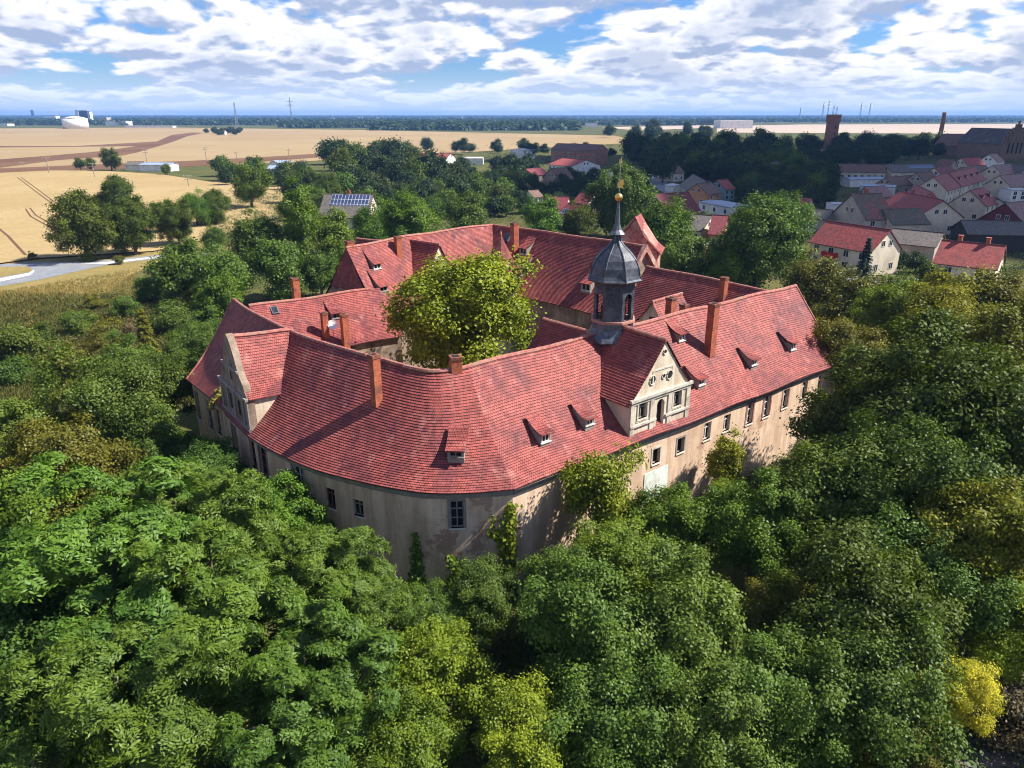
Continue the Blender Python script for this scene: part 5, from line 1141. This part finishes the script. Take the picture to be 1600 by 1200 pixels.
# trees round the castle, placed one by one
TR = [
 # big feathery trees, lower left
 (150, 930, 200, 'ash', 'f', 'broad feathery-leaved tree filling the lower left corner side'),
 (285, 845, 142, 'ash', 'f', 'feathery-leaved tree topmost of the lower left grove'),
 (345, 1010, 185, 'ash', 'f', 'large feathery-leaved tree in the middle of the lower left grove'),
 (500, 920, 118, 'ash', 'f', 'feathery-leaved tree nearest the rounded castle corner'),
 (480, 1100, 165, 'ash', 'f', 'feathery-leaved tree at the bottom edge beside the yellow-green maple'),
 (200, 1130, 170, 'ash', 'f', 'dark-gapped feathery tree at the bottom edge left of centre'),
 (20, 1080, 130, 'near', 'gd', 'dark green broadleaf tree cut by the bottom left corner'),
 (20, 860, 120, 'near', 'g', 'mid green tree cut by the left edge above the corner tree'),
 (95, 755, 100, 'big', 'o', 'olive-green tree between the dark spreading tree and the feathery grove'),
 (170, 665, 105, 'big', 'gd', 'dark spreading tree on the left below the overgrown meadow'),
 (20, 720, 80, 'near', 'gd', 'shaded tree at the left edge beside the dark spreading tree'),
 (240, 705, 64, 'near', 'gd', 'small dark tree in front of the west gable end'),
 (335, 755, 62, 'near', 'gd', 'tree with a pointed top against the south-west wall'),
 (445, 815, 74, 'near', 'g', 'tree below the tall white window of the south-west wall'),
 (385, 865, 66, 'big', 'gd', 'small-leaved tree between the feathery grove and the south-west wall'),
 (525, 840, 42, 'near', 'y', 'yellow-green young tree below the two small wall windows'),
 (590, 960, 66, 'near', 'gd', 'low dark tree at the foot of the rounded corner'),
 (680, 985, 62, 'big', 'gd', 'bushy small tree below the corner window'),
 (765, 945, 66, 'near', 'gd', 'dark leafy tree between the ivy corner and the maples'),
 # yellow-green maples at the bottom centre
 (690, 1060, 95, 'near', 'y', 'bright yellow-green maple at the bottom centre'),
 (630, 1170, 95, 'near', 'g', 'green maple at the bottom edge below the yellow-green one'),
 (830, 1175, 92, 'near', 'y', 'yellow-green tree at the bottom edge, right of the bright maple'),
 # centre and right
 (935, 795, 80, 'sprawl', (.125, .165, .013), 'open sprawling walnut tree in front of the south-east wall', 1.35),
 (875, 930, 84, 'near', 'gd', 'dense green tree below the sprawling walnut'),
 (955, 885, 86, 'near', 'g', 'maple in front of the whitewashed gate'),
 (1065, 840, 84, 'near', 'g', 'broad maple just right of the gate'),
 (1180, 835, 95, 'near', 'g', 'light green maple right of the broad maple'),
 (1140, 785, 40, 'near', 'y', 'bright low tree at the foot of the slim wall tree'),
 (930, 1010, 130, 'near', 'gd', 'large dark maple in the middle of the bottom grove'),
 (1060, 970, 125, 'near', 'gd', 'dark maple beside the pale-leaved branch'),
 (1080, 1060, 62, 'near', 'g', 'small light green tree rising among dark maples'),
 (960, 1140, 120, 'big', 'gd', 'dark tree at the bottom edge right of the centre'),
 (1110, 1160, 110, 'near', 'gd', 'dark maple at the bottom edge below the small light tree'),
 (1220, 985, 78, 'near', 'o', 'rounded olive-green tree among the dark maples'),
 (1200, 1110, 115, 'big', 'gd', 'bushy dark tree below the rounded olive-green tree'),
 (1330, 945, 130, 'near', 'd', 'dark tree right of the rounded olive-green tree'),
 (1320, 800, 122, 'near', 'd', 'big dark tree beside the east end of the south-east wall', .9),
 (1262, 745, 42, 'near', 'd', 'dark small tree in the shade of the east wall end'),
 (1350, 650, 112, 'near', 'd', 'dark leaning tree near the castle east gable', .9),
 (1318, 572, 74, 'near', 'o', 'olive-green tree overhanging the east gable eave'),
 (1400, 520, 70, 'near', 'g', 'fresh green round tree above the dark grove on the right'),
 (1455, 640, 140, 'near', 'd', 'very dark tree in the middle of the right-hand grove'),
 (1440, 800, 140, 'big', 'd', 'large dark tree below the very dark one in the right grove'),
 (1560, 720, 120, 'near', 'd', 'dark tree at the right edge below the olive ones'),
 (1550, 590, 110, 'near', 'o', 'olive-brown tree at the right edge of the grove'),
 (1440, 930, 110, 'big', 'gd', 'green tree left of the yellow-lit crowns'),
 (1565, 880, 112, 'near', 'yo', 'yellow-olive-green tree cut by the right edge'),
 (1340, 1090, 125, 'big', 'gd', 'broad dark tree left of the lemon-yellow tree'),
 (1490, 1090, 52, 'near', 'lime', 'small lemon-yellow tree beside the bare soil'),
 (1400, 1170, 75, 'near', 'o', 'olive-green tree at the bottom edge left of the bare soil'),
 (1585, 990, 72, 'near', 'y', 'yellow-green tree at the right edge above the bare soil'),
 (1590, 1130, 60, 'bush', 'brown', 'grey-brown bush on the bare soil in the corner'),
 (1480, 488, 62, 'mid', 'yo', 'yellowish olive-green tree in front of the two red-roofed houses'),
 (1395, 485, 50, 'mid', 'gd', 'dark olive-green tree left of the yellowish olive-green tree'),
 (1560, 500, 60, 'mid', 'o', 'olive-green tree at the right edge below the small red-roofed house'),
 (1330, 490, 60, 'mid', 'o', 'olive-green tree close behind the east gable verge'),
 (1272, 452, 52, 'mid', 'o', 'olive-green tree behind the east gable tip'),
 (1480, 540, 80, 'near', 'yo', 'yellow-olive crown behind the fresh green tree'),
 (1185, 385, 70, 'round', 'gd', 'large round tree behind the low north-east wing'),
 (1135, 425, 38, 'mid', 'g', 'smaller green tree left of the large round one'),
 (1225, 350, 45, 'mid', 'gd', 'dark tree left of the house with the red balcony'),
 (970, 318, 54, 'round', 'gd', 'big grey-green tree behind the tower spire'),
 (1040, 365, 52, 'mid', 'g', 'fresh green tree right of the ruined tower'),
 (1075, 415, 45, 'mid', 'gd', 'dark tree between the ruined tower and the low wing'),
 (850, 345, 38, 'mid', 'g', 'green tree in front of the maroon roofs with solar panels'),
 (905, 350, 32, 'mid', 'd', 'dark shrubby tree left of the spire top'),
 (640, 357, 50, 'round', 'g', 'broad fresh green tree behind the tall north-west wing'),
 (730, 340, 40, 'mid', 'gd', 'grey-green tree right of the broad green one behind the ridge'),
 (580, 358, 36, 'mid', 'g', 'green tree below the solar-roofed house'),
 (470, 352, 32, 'tall', 'g', 'tall green tree on the left, highest near the castle'),
 (520, 370, 42, 'mid', 'g', 'green tree right of the tall one'),
 (405, 380, 46, 'mid', 'gd', 'round green tree left of the tall one'),
 (440, 425, 50, 'mid', 'gd', 'dark tree below the tall one by the north-west chimney'),
 (500, 432, 38, 'mid', 'gd', 'dark tree touching the half-hipped roof end'),
 (350, 440, 48, 'mid', 'gd', 'dark bushy tree above the west ridge end'),
 (285, 428, 50, 'mid', 'gd', 'spreading dark tree right of the road'),
 (390, 292, 34, 'mid', 'g', 'grey-green tree at the end of the wheat field'),
 (335, 373, 18, 'mid', 'gd', 'small ball-shaped tree on the dry verge'),
 (128, 356, 45, 'round', 'd', 'dark rounded lime tree leftmost beside the wheat'),
 (205, 357, 38, 'round', 'd', 'dark lime tree above the notice shelter'),
 (183, 312, 30, 'round', 'd', 'taller dark tree behind the two limes'),
 (275, 350, 31, 'round', 'd', 'dark lime tree on the right with a bare foot'),
 (250, 340, 24, 'mid', 'g', 'light green tree between the limes'),
 (305, 328, 26, 'mid', 'g', 'fresh green tree right of the limes'),
 (335, 325, 26, 'mid', 'd', 'dark narrow tree at the edge of the wheat'),
 (172, 250, 16, 'mid', 'd', 'round dark tree alone between the fields'),
 (125, 257, 9, 'far', 'd', 'small bush tree left of the lone round tree'),
 (140, 256, 8, 'far', 'd', 'tiny tree touching the lone round tree'),
 (260, 265, 8, 'far', 'd', 'tiny tree by the long shed'),
 (200, 575, 52, 'near', 'gd', 'dark drooping conifer-like tree left of the west gable'),
 (255, 610, 62, 'near', 'd', 'shaded tree hugging the west gable end'),
 (120, 595, 50, 'near', 'o', 'olive-leaved tree on the left above the spreading tree'),
 (230, 545, 26, 'spruce', 'o', 'brown-green spruce in the overgrown meadow'),
 (25, 550, 46, 'bush', 'd', 'dark leafy shrub at the left edge of the meadow'),
 (325, 510, 38, 'bush', 'gd', 'green shrub beside the west roof verge'),
 (270, 500, 36, 'bush', 'gd', 'grey-green shrub in the middle of the overgrown meadow'),
 (300, 555, 46, 'near', 'gd', 'leafy tree beside the west roof slope'),
 (345, 470, 40, 'mid', 'g', 'fresh green tree just above the west ridge end'),
 (1352, 414, 17, 'spruce', 'blue', 'blue spruce in front of the house with the balcony'),
 (705, 492, 122, 'big', 'yo', 'big yellow-green tree growing in the castle courtyard'),
]
for t in TR[:-1]: tree(*t)
me, tk, hc, R0 = KIND['tall'][0]; tree_at(16.6, 50.7, .50, .50, me, tk, (.17, .205, .02), 'slim yellow-green tree standing against the south-east wall')
# the courtyard tree stands on the courtyard floor
me, tk, hc, R0 = KIND['near'][1]; p = at_y(705, 488, 66.5)
tree_at(-5.5, 66.2, 1.64, 1.5, me, tk, (.18, .195, .012), TR[-1][5])
me, tk, hc, R0 = KIND['big'][1]; 
BU = [(120, 508, 26, 'gd', 'dark bush on the meadow below the road'), (65, 525, 24, 'd', 'dark bush near the left edge below the dry grass'), (195, 484, 24, 'gd', 'grey-green bush at the end of the dry bank'),
      (150, 474, 17, 'o', 'olive-green bush on the dry bank'), (170, 522, 28, 'o', 'wide olive-green bush in the middle of the meadow'), (90, 565, 24, 'brown', 'brownish bush at the edge of the dry patch'), (20, 585, 28, 'gd', 'bush above the small lawn'),
      (75, 662, 28, 'o', 'olive-green bush beside the small lawn'), (235, 455, 26, 'gd', 'bush under the spreading dark tree'), (300, 472, 24, 'o', 'olive-green bush between the meadow and the castle'), (185, 407, 9, 'o', 'tiny bush at the roadside'),
      (50, 400, 8, 'o', 'tiny dry bush at the road junction'), (85, 615, 30, 'o', 'reddish olive-green bush below the olive-green tree'), (280, 560, 36, 'gd', 'bush at the west gable corner'), (155, 545, 20, 'o', 'dry olive-green bush on the yellow patch'),
      (210, 520, 24, 'brown', 'small brownish bush left of the spruce'), (640, 950, 42, 'g', 'leafy bush at the foot of the rounded wall'), (730, 905, 40, 'g', 'green bush beneath the corner ivy'), (1160, 800, 36, 'gd', 'dark bush under the bright wall tree'),
      (600, 905, 30, 'g', 'narrow bush leaning on the rounded wall')]
for px, py, r, c, lb in BU: tree(px, py, r, 'bush', c, lb, 1.05)
# belts of trees further off
def belt(quad, n, r, cols, label, group, kinds=('far',), seed=1):
    rr = random.Random(seed); (x0, y0), (x1, y1), (x2, y2), (x3, y3) = quad
    pts = []
    for k in range(n * 14):
        u, v = rr.random(), rr.random()
        px = (x0 * (1 - u) + x1 * u) * (1 - v) + (x3 * (1 - u) + x2 * u) * v; py = (y0 * (1 - u) + y1 * u) * (1 - v) + (y3 * (1 - u) + y2 * u) * v
        if any((px - a) ** 2 + ((py - b) * 1.6) ** 2 < (r[0] * .62) ** 2 for a, b in pts): continue
        pts.append((px, py))
        if len(pts) >= n: break
    for px, py in pts: BELT.append((rr.uniform(*r), px, py, rr.choice(kinds), rr.choice(cols), label, rr.uniform(.85, 1.1), group))
BELT = []
belt([(505, 238), (620, 232), (760, 290), (600, 320)], 44, (16, 24), ['far', 'd', 'b'], 'dark round tree in the belt between the wheat and the solar-roofed house', 'trees in the dark belt left of the village', seed=2)
belt([(300, 262), (445, 255), (500, 285), (360, 280)], 14, (11, 17), ['d', 'gd'], 'dark tree in the row along the far end of the wheat field', 'trees at the far end of the wheat field', seed=3)
belt([(450, 275), (560, 280), (600, 330), (440, 330)], 14, (18, 26), ['gd', 'd', 'far'], 'rounded tree in the thicket left of the solar-roofed house', 'trees left of the solar-roofed house', ('mid', 'far'), seed=4)
belt([(600, 300), (800, 285), (830, 322), (650, 335)], 34, (13, 20), ['far', 'd', 'gd', 'b'], 'dark tree among the gardens behind the tall castle wing', 'trees in the gardens behind the castle', seed=5)
belt([(705, 255), (860, 240), (830, 280), (720, 290)], 18, (10, 17), ['far', 'd', 'gd'], 'dark tree beside the long red-roofed building', 'trees beside the long red-roofed building', seed=6)
belt([(985, 224), (1190, 220), (1290, 278), (1020, 266)], 120, (12, 21), ['b', 'far', 'gd', 'd'], 'dark tree in the shaded park above the village', 'trees in the shaded park', seed=7)
belt([(1150, 260), (1300, 265), (1300, 310), (1160, 320)], 70, (11, 19), ['b', 'far', 'd', 'gd'], 'dark garden tree right of the teal gabled house', 'trees right of the teal house', seed=8)
belt([(1200, 222), (1470, 222), (1470, 246), (1200, 252)], 60, (10, 16), ['b', 'b', 'far'], 'very dark tree in the row below the brick tower', 'trees below the brick tower', seed=9)
belt([(800, 272), (1010, 270), (1010, 300), (790, 325)], 70, (7, 13), ['b', 'far', 'd'], 'small dark garden tree between the village houses', 'garden trees between the village houses', seed=10)
belt([(620, 226), (900, 228), (960, 240), (860, 238)], 14, (8, 13), ['far', 'd'], 'small tree along the edge of the far stubble field', 'trees along the far stubble field', seed=11)
belt([(1420, 385), (1600, 400), (1620, 450), (1380, 440)], 7, (14, 20), ['d', 'b'], 'dark garden tree around the small red-roofed house', 'trees around the small red-roofed house', ('mid', 'far'), seed=12)
belt([(1060, 345), (1200, 345), (1270, 400), (1130, 360)], 8, (14, 20), ['gd', 'd'], 'dark tree behind the low north-east wing', 'trees behind the low north-east wing', ('mid',), seed=13)
belt([(1500, 360), (1610, 362), (1610, 385), (1500, 380)], 14, (10, 16), ['b', 'd'], 'dark garden tree below the grey roofed barn', 'trees below the grey roofed barn', seed=14)
belt([(305, 204), (378, 203), (378, 207), (305, 208)], 12, (4, 6), ['far'], 'tiny tree round the white farmhouse in the far fields', 'trees round the far farmhouse', seed=15)
belt([(960, 196), (1150, 200), (1140, 212), (930, 218)], 16, (7, 12), ['far', 'd'], 'small tree on the plain before the white warehouse', 'trees on the plain before the warehouse', seed=16)

BELT.sort(key=lambda q: -q[0])
NOBJ = 296 - len(TR)
for r, px, py, kd, col, lb, k, gp in BELT[:NOBJ]: tree(px, py, r, kd, col, lb, k, group=gp)
# the smallest of the distant trees, past the 300 that show largest, as one mass
PV = []; PT = []
for r, px, py, kd, col, lb, k, gp in BELT[NOBJ:]:
    me, tk, hc, R0 = KIND['far'][len(PV) % 3]; v = np.empty(len(me.vertices) * 3, np.float32); me.vertices.foreach_get('co', v); v = v.reshape(-1, 3)
    tt = np.empty(len(me.vertices), np.float32); me.attributes['tint'].data.foreach_get('value', tt)
    z = 4.0; r *= .95
    for _ in range(25):
        p = at(px, py, z); s = r * np.linalg.norm(p - CAMP) / F / R0; z = .5 * z + .5 * (hc * s * k)
    a = random.uniform(0, 6.28); Rm = np.array([[math.cos(a), -math.sin(a), 0], [math.sin(a), math.cos(a), 0], [0, 0, 1]])
    PV.append((v * [s, s, s * k]) @ Rm.T + [p[0], p[1], 0]); PT.append(tt)
PV = np.concatenate(PV).astype(np.float32); PT = np.concatenate(PT); nq = len(PV) // 4
me = bpy.data.meshes.new('distant_treetops'); me.vertices.add(4 * nq); me.vertices.foreach_set('co', PV.ravel()); me.loops.add(4 * nq); me.loops.foreach_set('vertex_index', np.arange(4 * nq, dtype=np.int32))
me.polygons.add(nq); me.polygons.foreach_set('loop_start', np.arange(0, 4 * nq, 4, dtype=np.int32)); at_ = me.attributes.new('tint', 'FLOAT', 'POINT'); at_.data.foreach_set('value', PT); me.materials.append(M['leaf']); me.update(calc_edges=True)
o = link('distant_treetops', me); o.color = (*GREEN['far'], 1); tag(o, kind='stuff')

# the far woods read as one mass: lumpy crowns out to the horizon
def woods(name, quads, seed, col):
    r = np.random.default_rng(seed); P = []; Sz = []
    for (x0, x1, ya, yb, n, s0, s1) in quads:
        px = r.uniform(x0, x1, n); py = r.uniform(ya, yb, n)
        for a, b in zip(px, py): P.append(at(a, b, 0)); Sz.append(r.uniform(s0, s1))
    P = np.array(P); Sz = np.array(Sz); n = len(P); K = 46
    u = unit(n * K, r); u[:, 2] = np.abs(u[:, 2]); i = np.repeat(np.arange(n), K)
    pos = P[i] + u * (Sz[i] * r.uniform(.75, 1.1, n * K))[:, None] * np.array([1.1, 1.1, 1.0]); 
    L = Sz[i] * r.uniform(.45, .75, n * K)
    me = leaf_mesh(name, pos, u + np.array([0, 0, .5]) + r.normal(scale=.35, size=(n * K, 3)), unit(n * K, r), L, L * .8, .6 * r.random(n)[i] + .4 * r.random(n * K))
    o = link(name, me); o.color = (*GREEN[col], 1); return tag(o, kind='stuff')
woods('forest', [(-80, 1700, 182, 185.5, 2800, 12, 20), (-80, 590, 185.5, 196, 1900, 10, 15), (585, 900, 186, 204, 1500, 11, 15), (860, 1130, 187, 196, 600, 9, 14), (1130, 1700, 184, 191.5, 1300, 9, 14), (440, 640, 190, 200, 500, 9, 13)], 5, 'far')
# undergrowth that fills the floor between the trees
def undergrowth():
    r = np.random.default_rng(77); n = 5200
    P = np.stack([r.uniform(-60, 75, n), r.uniform(8, 112, n)], 1)
    poly = [np.array(p[:2]) for p in Wf] + [V(25.2, 74, 0)[:2], V(19, 87, 0)[:2], V(-2.6, 108, 0)[:2], V(-23, 84, 0)[:2], V(-29, 72, 0)[:2]]
    def inside(x, y):
        c = False; m = len(poly); j = m - 1
        for i in range(m):
            xi, yi = poly[i]; xj, yj = poly[j]
            if (yi > y) != (yj > y) and x < (xj - xi) * (y - yi) / (yj - yi) + xi: c = not c
            j = i
        return c
    P = np.array([p for p in P if not inside(*p) and not (p[0] < -30 and p[1] > 62) and not (p[0] < -33 and 48 < p[1] < 58) and not (p[0] < -34 - .2 * (p[1] - 50) and 58 < p[1] < 75)]); n = len(P)
    Sz = r.uniform(.8, 1.7, n); K = 60; i = np.repeat(np.arange(n), K); u = unit(n * K, r); u[:, 2] = np.abs(u[:, 2])
    pos = np.concatenate([P, np.zeros((n, 1))], 1)[i] + u * (Sz[i] * r.uniform(.5, 1.1, n * K))[:, None] * np.array([1.1, 1.1, .9])
    L = r.uniform(.22, .42, n * K)
    me = leaf_mesh('undergrowth', pos, u + np.array([0, 0, .7]) + r.normal(scale=.4, size=(n * K, 3)), unit(n * K, r), L, L * .6, .6 * r.random(n)[i] + .4 * r.random(n * K))
    o = link('undergrowth', me); o.color = (.040, .078, .018, 1); tag(o, kind='stuff')
undergrowth()
# tall grass on the dry bank
def tufts(name, pxq, n, col, h, seed, slope=0.0):
    r = np.random.default_rng(seed); (x0, x1, y0, y1) = pxq; xs = r.uniform(x0, x1, n); ys = (y0 - slope * xs); P = np.array([at(a, b, 0) for a, b in zip(xs, ys + r.random(n) ** .8 * (y1 - ys))])
    K = 7; i = np.repeat(np.arange(n), K); d = r.normal(scale=.25, size=(n * K, 3)); d[:, 2] = 1; L = r.uniform(.6, 1.2, n * K) * h
    me = leaf_mesh(name, P[i] + r.normal(scale=.18, size=(n * K, 3)) * np.array([1, 1, 0]), unit(n * K, r) * np.array([1, 1, .3]), d, L, L * .16, r.random(n * K))
    o = link(name, me); o.color = (*col, 1); tag(o, kind='stuff')
tufts('dry_grass_tufts', (-40, 215, 456, 496), 6500, (.25, .195, .068), .38, 3, .17)
tufts('meadow_grass', (-20, 300, 462, 630), 8000, (.105, .11, .032), .8, 4)
def CASTLE_IN(p): return (-30 < p[0] < 34 and 38 < p[1] < 109 and p[1] < 109 - .9 * abs(p[0] + 3))
def scrub(name, n, col, seed, region, s0, s1, avoid=(), K=60):
    """low shrubs too many to count, each a ragged heap of leaves"""
    r = np.random.default_rng(seed); x0, x1, y0, y1 = region; P = np.array([at(a, b, 0) for a, b in zip(r.uniform(x0, x1, n), r.uniform(y0, y1, n))])
    P = np.array([p for p in P if not (p[1] < 112 and CASTLE_IN(p)) and not any((p[0] - q[0]) ** 2 + (p[1] - q[1]) ** 2 < q[2] ** 2 for q in avoid)]); n = len(P)
    Sz = r.uniform(s0, s1, n); i = np.repeat(np.arange(n), K); u = unit(n * K, r); u[:, 2] = np.abs(u[:, 2])
    pos = P[i] + u * (Sz[i] * r.uniform(.5, 1.12, n * K))[:, None] * np.array([1.15, 1.15, .95]); L = Sz[i] * r.uniform(.14, .26, n * K)
    me = leaf_mesh(name, pos, u + np.array([0, 0, .6]) + r.normal(scale=.45, size=(n * K, 3)), unit(n * K, r), L, L * .65, .65 * r.random(n)[i] + .35 * r.random(n * K))
    o = link(name, me); o.color = (*col, 1); tag(o, kind='stuff')
scrub('meadow_scrub', 420, (.135, .110, .040), 8, (20, 340, 462, 612), .7, 1.5)
scrub('meadow_scrub', 300, (.060, .080, .020), 9, (70, 340, 462, 612), .8, 1.9)
scrub('garden_shrubs', 1500, (.040, .060, .018), 10, (690, 1640, 262, 440), .9, 2.3, HOUSES)
scrub('garden_shrubs', 700, (.045, .066, .018), 12, (560, 1640, 226, 275), 1.2, 3.0, HOUSES)
scrub('hedge_scrub', 1300, (.055, .085, .018), 13, (320, 760, 300, 450), .9, 2.6, HOUSES)

# ivy and creepers on the walls
def creeper(name, label, P, s_fn, n, col, L=.24, seed=1):
    r = np.random.default_rng(seed); pos = []; nr = []; 
    while len(pos) < n:
        s, z = s_fn(r)
        if s is None: continue
        d = -abs(r.normal(scale=.16)) - .03; pos.append(P(s, z, d)); 
    pos = np.array(pos); nn = P(0, 0, -1) - P(0, 0, 0); n = len(pos)
    me = leaf_mesh(name, pos, nn + np.array([0, 0, .5]) + r.normal(scale=.45, size=(n, 3)), unit(n, r) * .7 + np.array([0, 0, -.8]), L * r.uniform(.7, 1.3, n), L * .75 * r.uniform(.7, 1.2, n), r.random(n))
    o = link(name, me); o.color = (*GREEN[col], 1); return tag(o, label, 'ivy', 'ivy on the castle walls')
def wall_frame(i):
    A, B = Wf[i], Wf[i + 1]; t = hn(B - A); n = V(t[1], -t[0], 0); A0 = V(A[0], A[1], 0)
    return lambda s, z, d=0: A0 + t * s + V(0, 0, z) - n * d
def frame_pts(a, b):
    t = hn(b - a); n = V(t[1], -t[0], 0); A0 = V(a[0], a[1], 0); return lambda s, z, d=0: A0 + t * s + V(0, 0, z) - n * d
Pc = frame_pts(Wf[K0 - 4], Wf[K0])
LC = np.linalg.norm((Wf[K0] - Wf[K0 - 4])[:2])
def f1(r):
    z = r.uniform(0, 6.4); w = 1.0 + .9 * max(0, math.sin(z * 1.3 + 1)) ; s = LC - r.uniform(0, 1) * w + .15
    if r.random() < .35: s = LC - .15 + r.normal(scale=.16); z = r.uniform(2.5, 7.0)
    elif z > 5.2 and r.random() < .8: return None, None
    return s, z
creeper('ivy', 'ivy covering the sharp corner of the castle wall', lambda s, z, d=0: Pc(s, z, d), f1, 1500, 'y', .27, 3)
Pm = frame_pts(Wf[14], Wf[20])
def f2(r):
    z = 5.0 * r.random() ** 1.4; w = .75 * (1 - z / 5.2); return 5.2 + r.normal(scale=.45) * w + .25 * math.sin(z * 2), z
def f3(r):
    z = 3.4 * r.random() ** 1.3; return LC - 4.0 + r.normal(scale=.7) * (1 - z / 4) + .4 * math.sin(z), z
creeper('ivy', 'narrow pointed ivy climbing the rounded wall', frame_pts(Wf[19], Wf[21]), lambda r: (lambda z: (1.0 + r.normal(scale=.40) * (1.05 - z / 5), z))(4.9 * r.random() ** 1.3), 700, 'g', .25, 4)
creeper('ivy', 'low ivy beneath the corner window', Pc, f3, 600, 'g', .25, 5)

# ------------------------------------------------------------------ the air between here and the horizon
HZ = True
if HZ:
    mb = MB(); mb.box(-9000, 9000, -900, 12000, -1.2, 70.0)
    hm = bpy.data.materials.new('haze'); hm.use_nodes = True; hn_ = hm.node_tree.nodes; hl = hm.node_tree.links
    hn_.remove(hn_['Principled BSDF']); pv = hn_.new('ShaderNodeVolumePrincipled'); pv.inputs['Color'].default_value = (.24, .48, 1.0, 1); pv.inputs['Density'].default_value = 0.0001; pv.inputs['Anisotropy'].default_value = .1
    hl.new(pv.outputs[0], hn_['Material Output'].inputs['Volume']); tag(mb.build('haze', hm), kind='stuff')
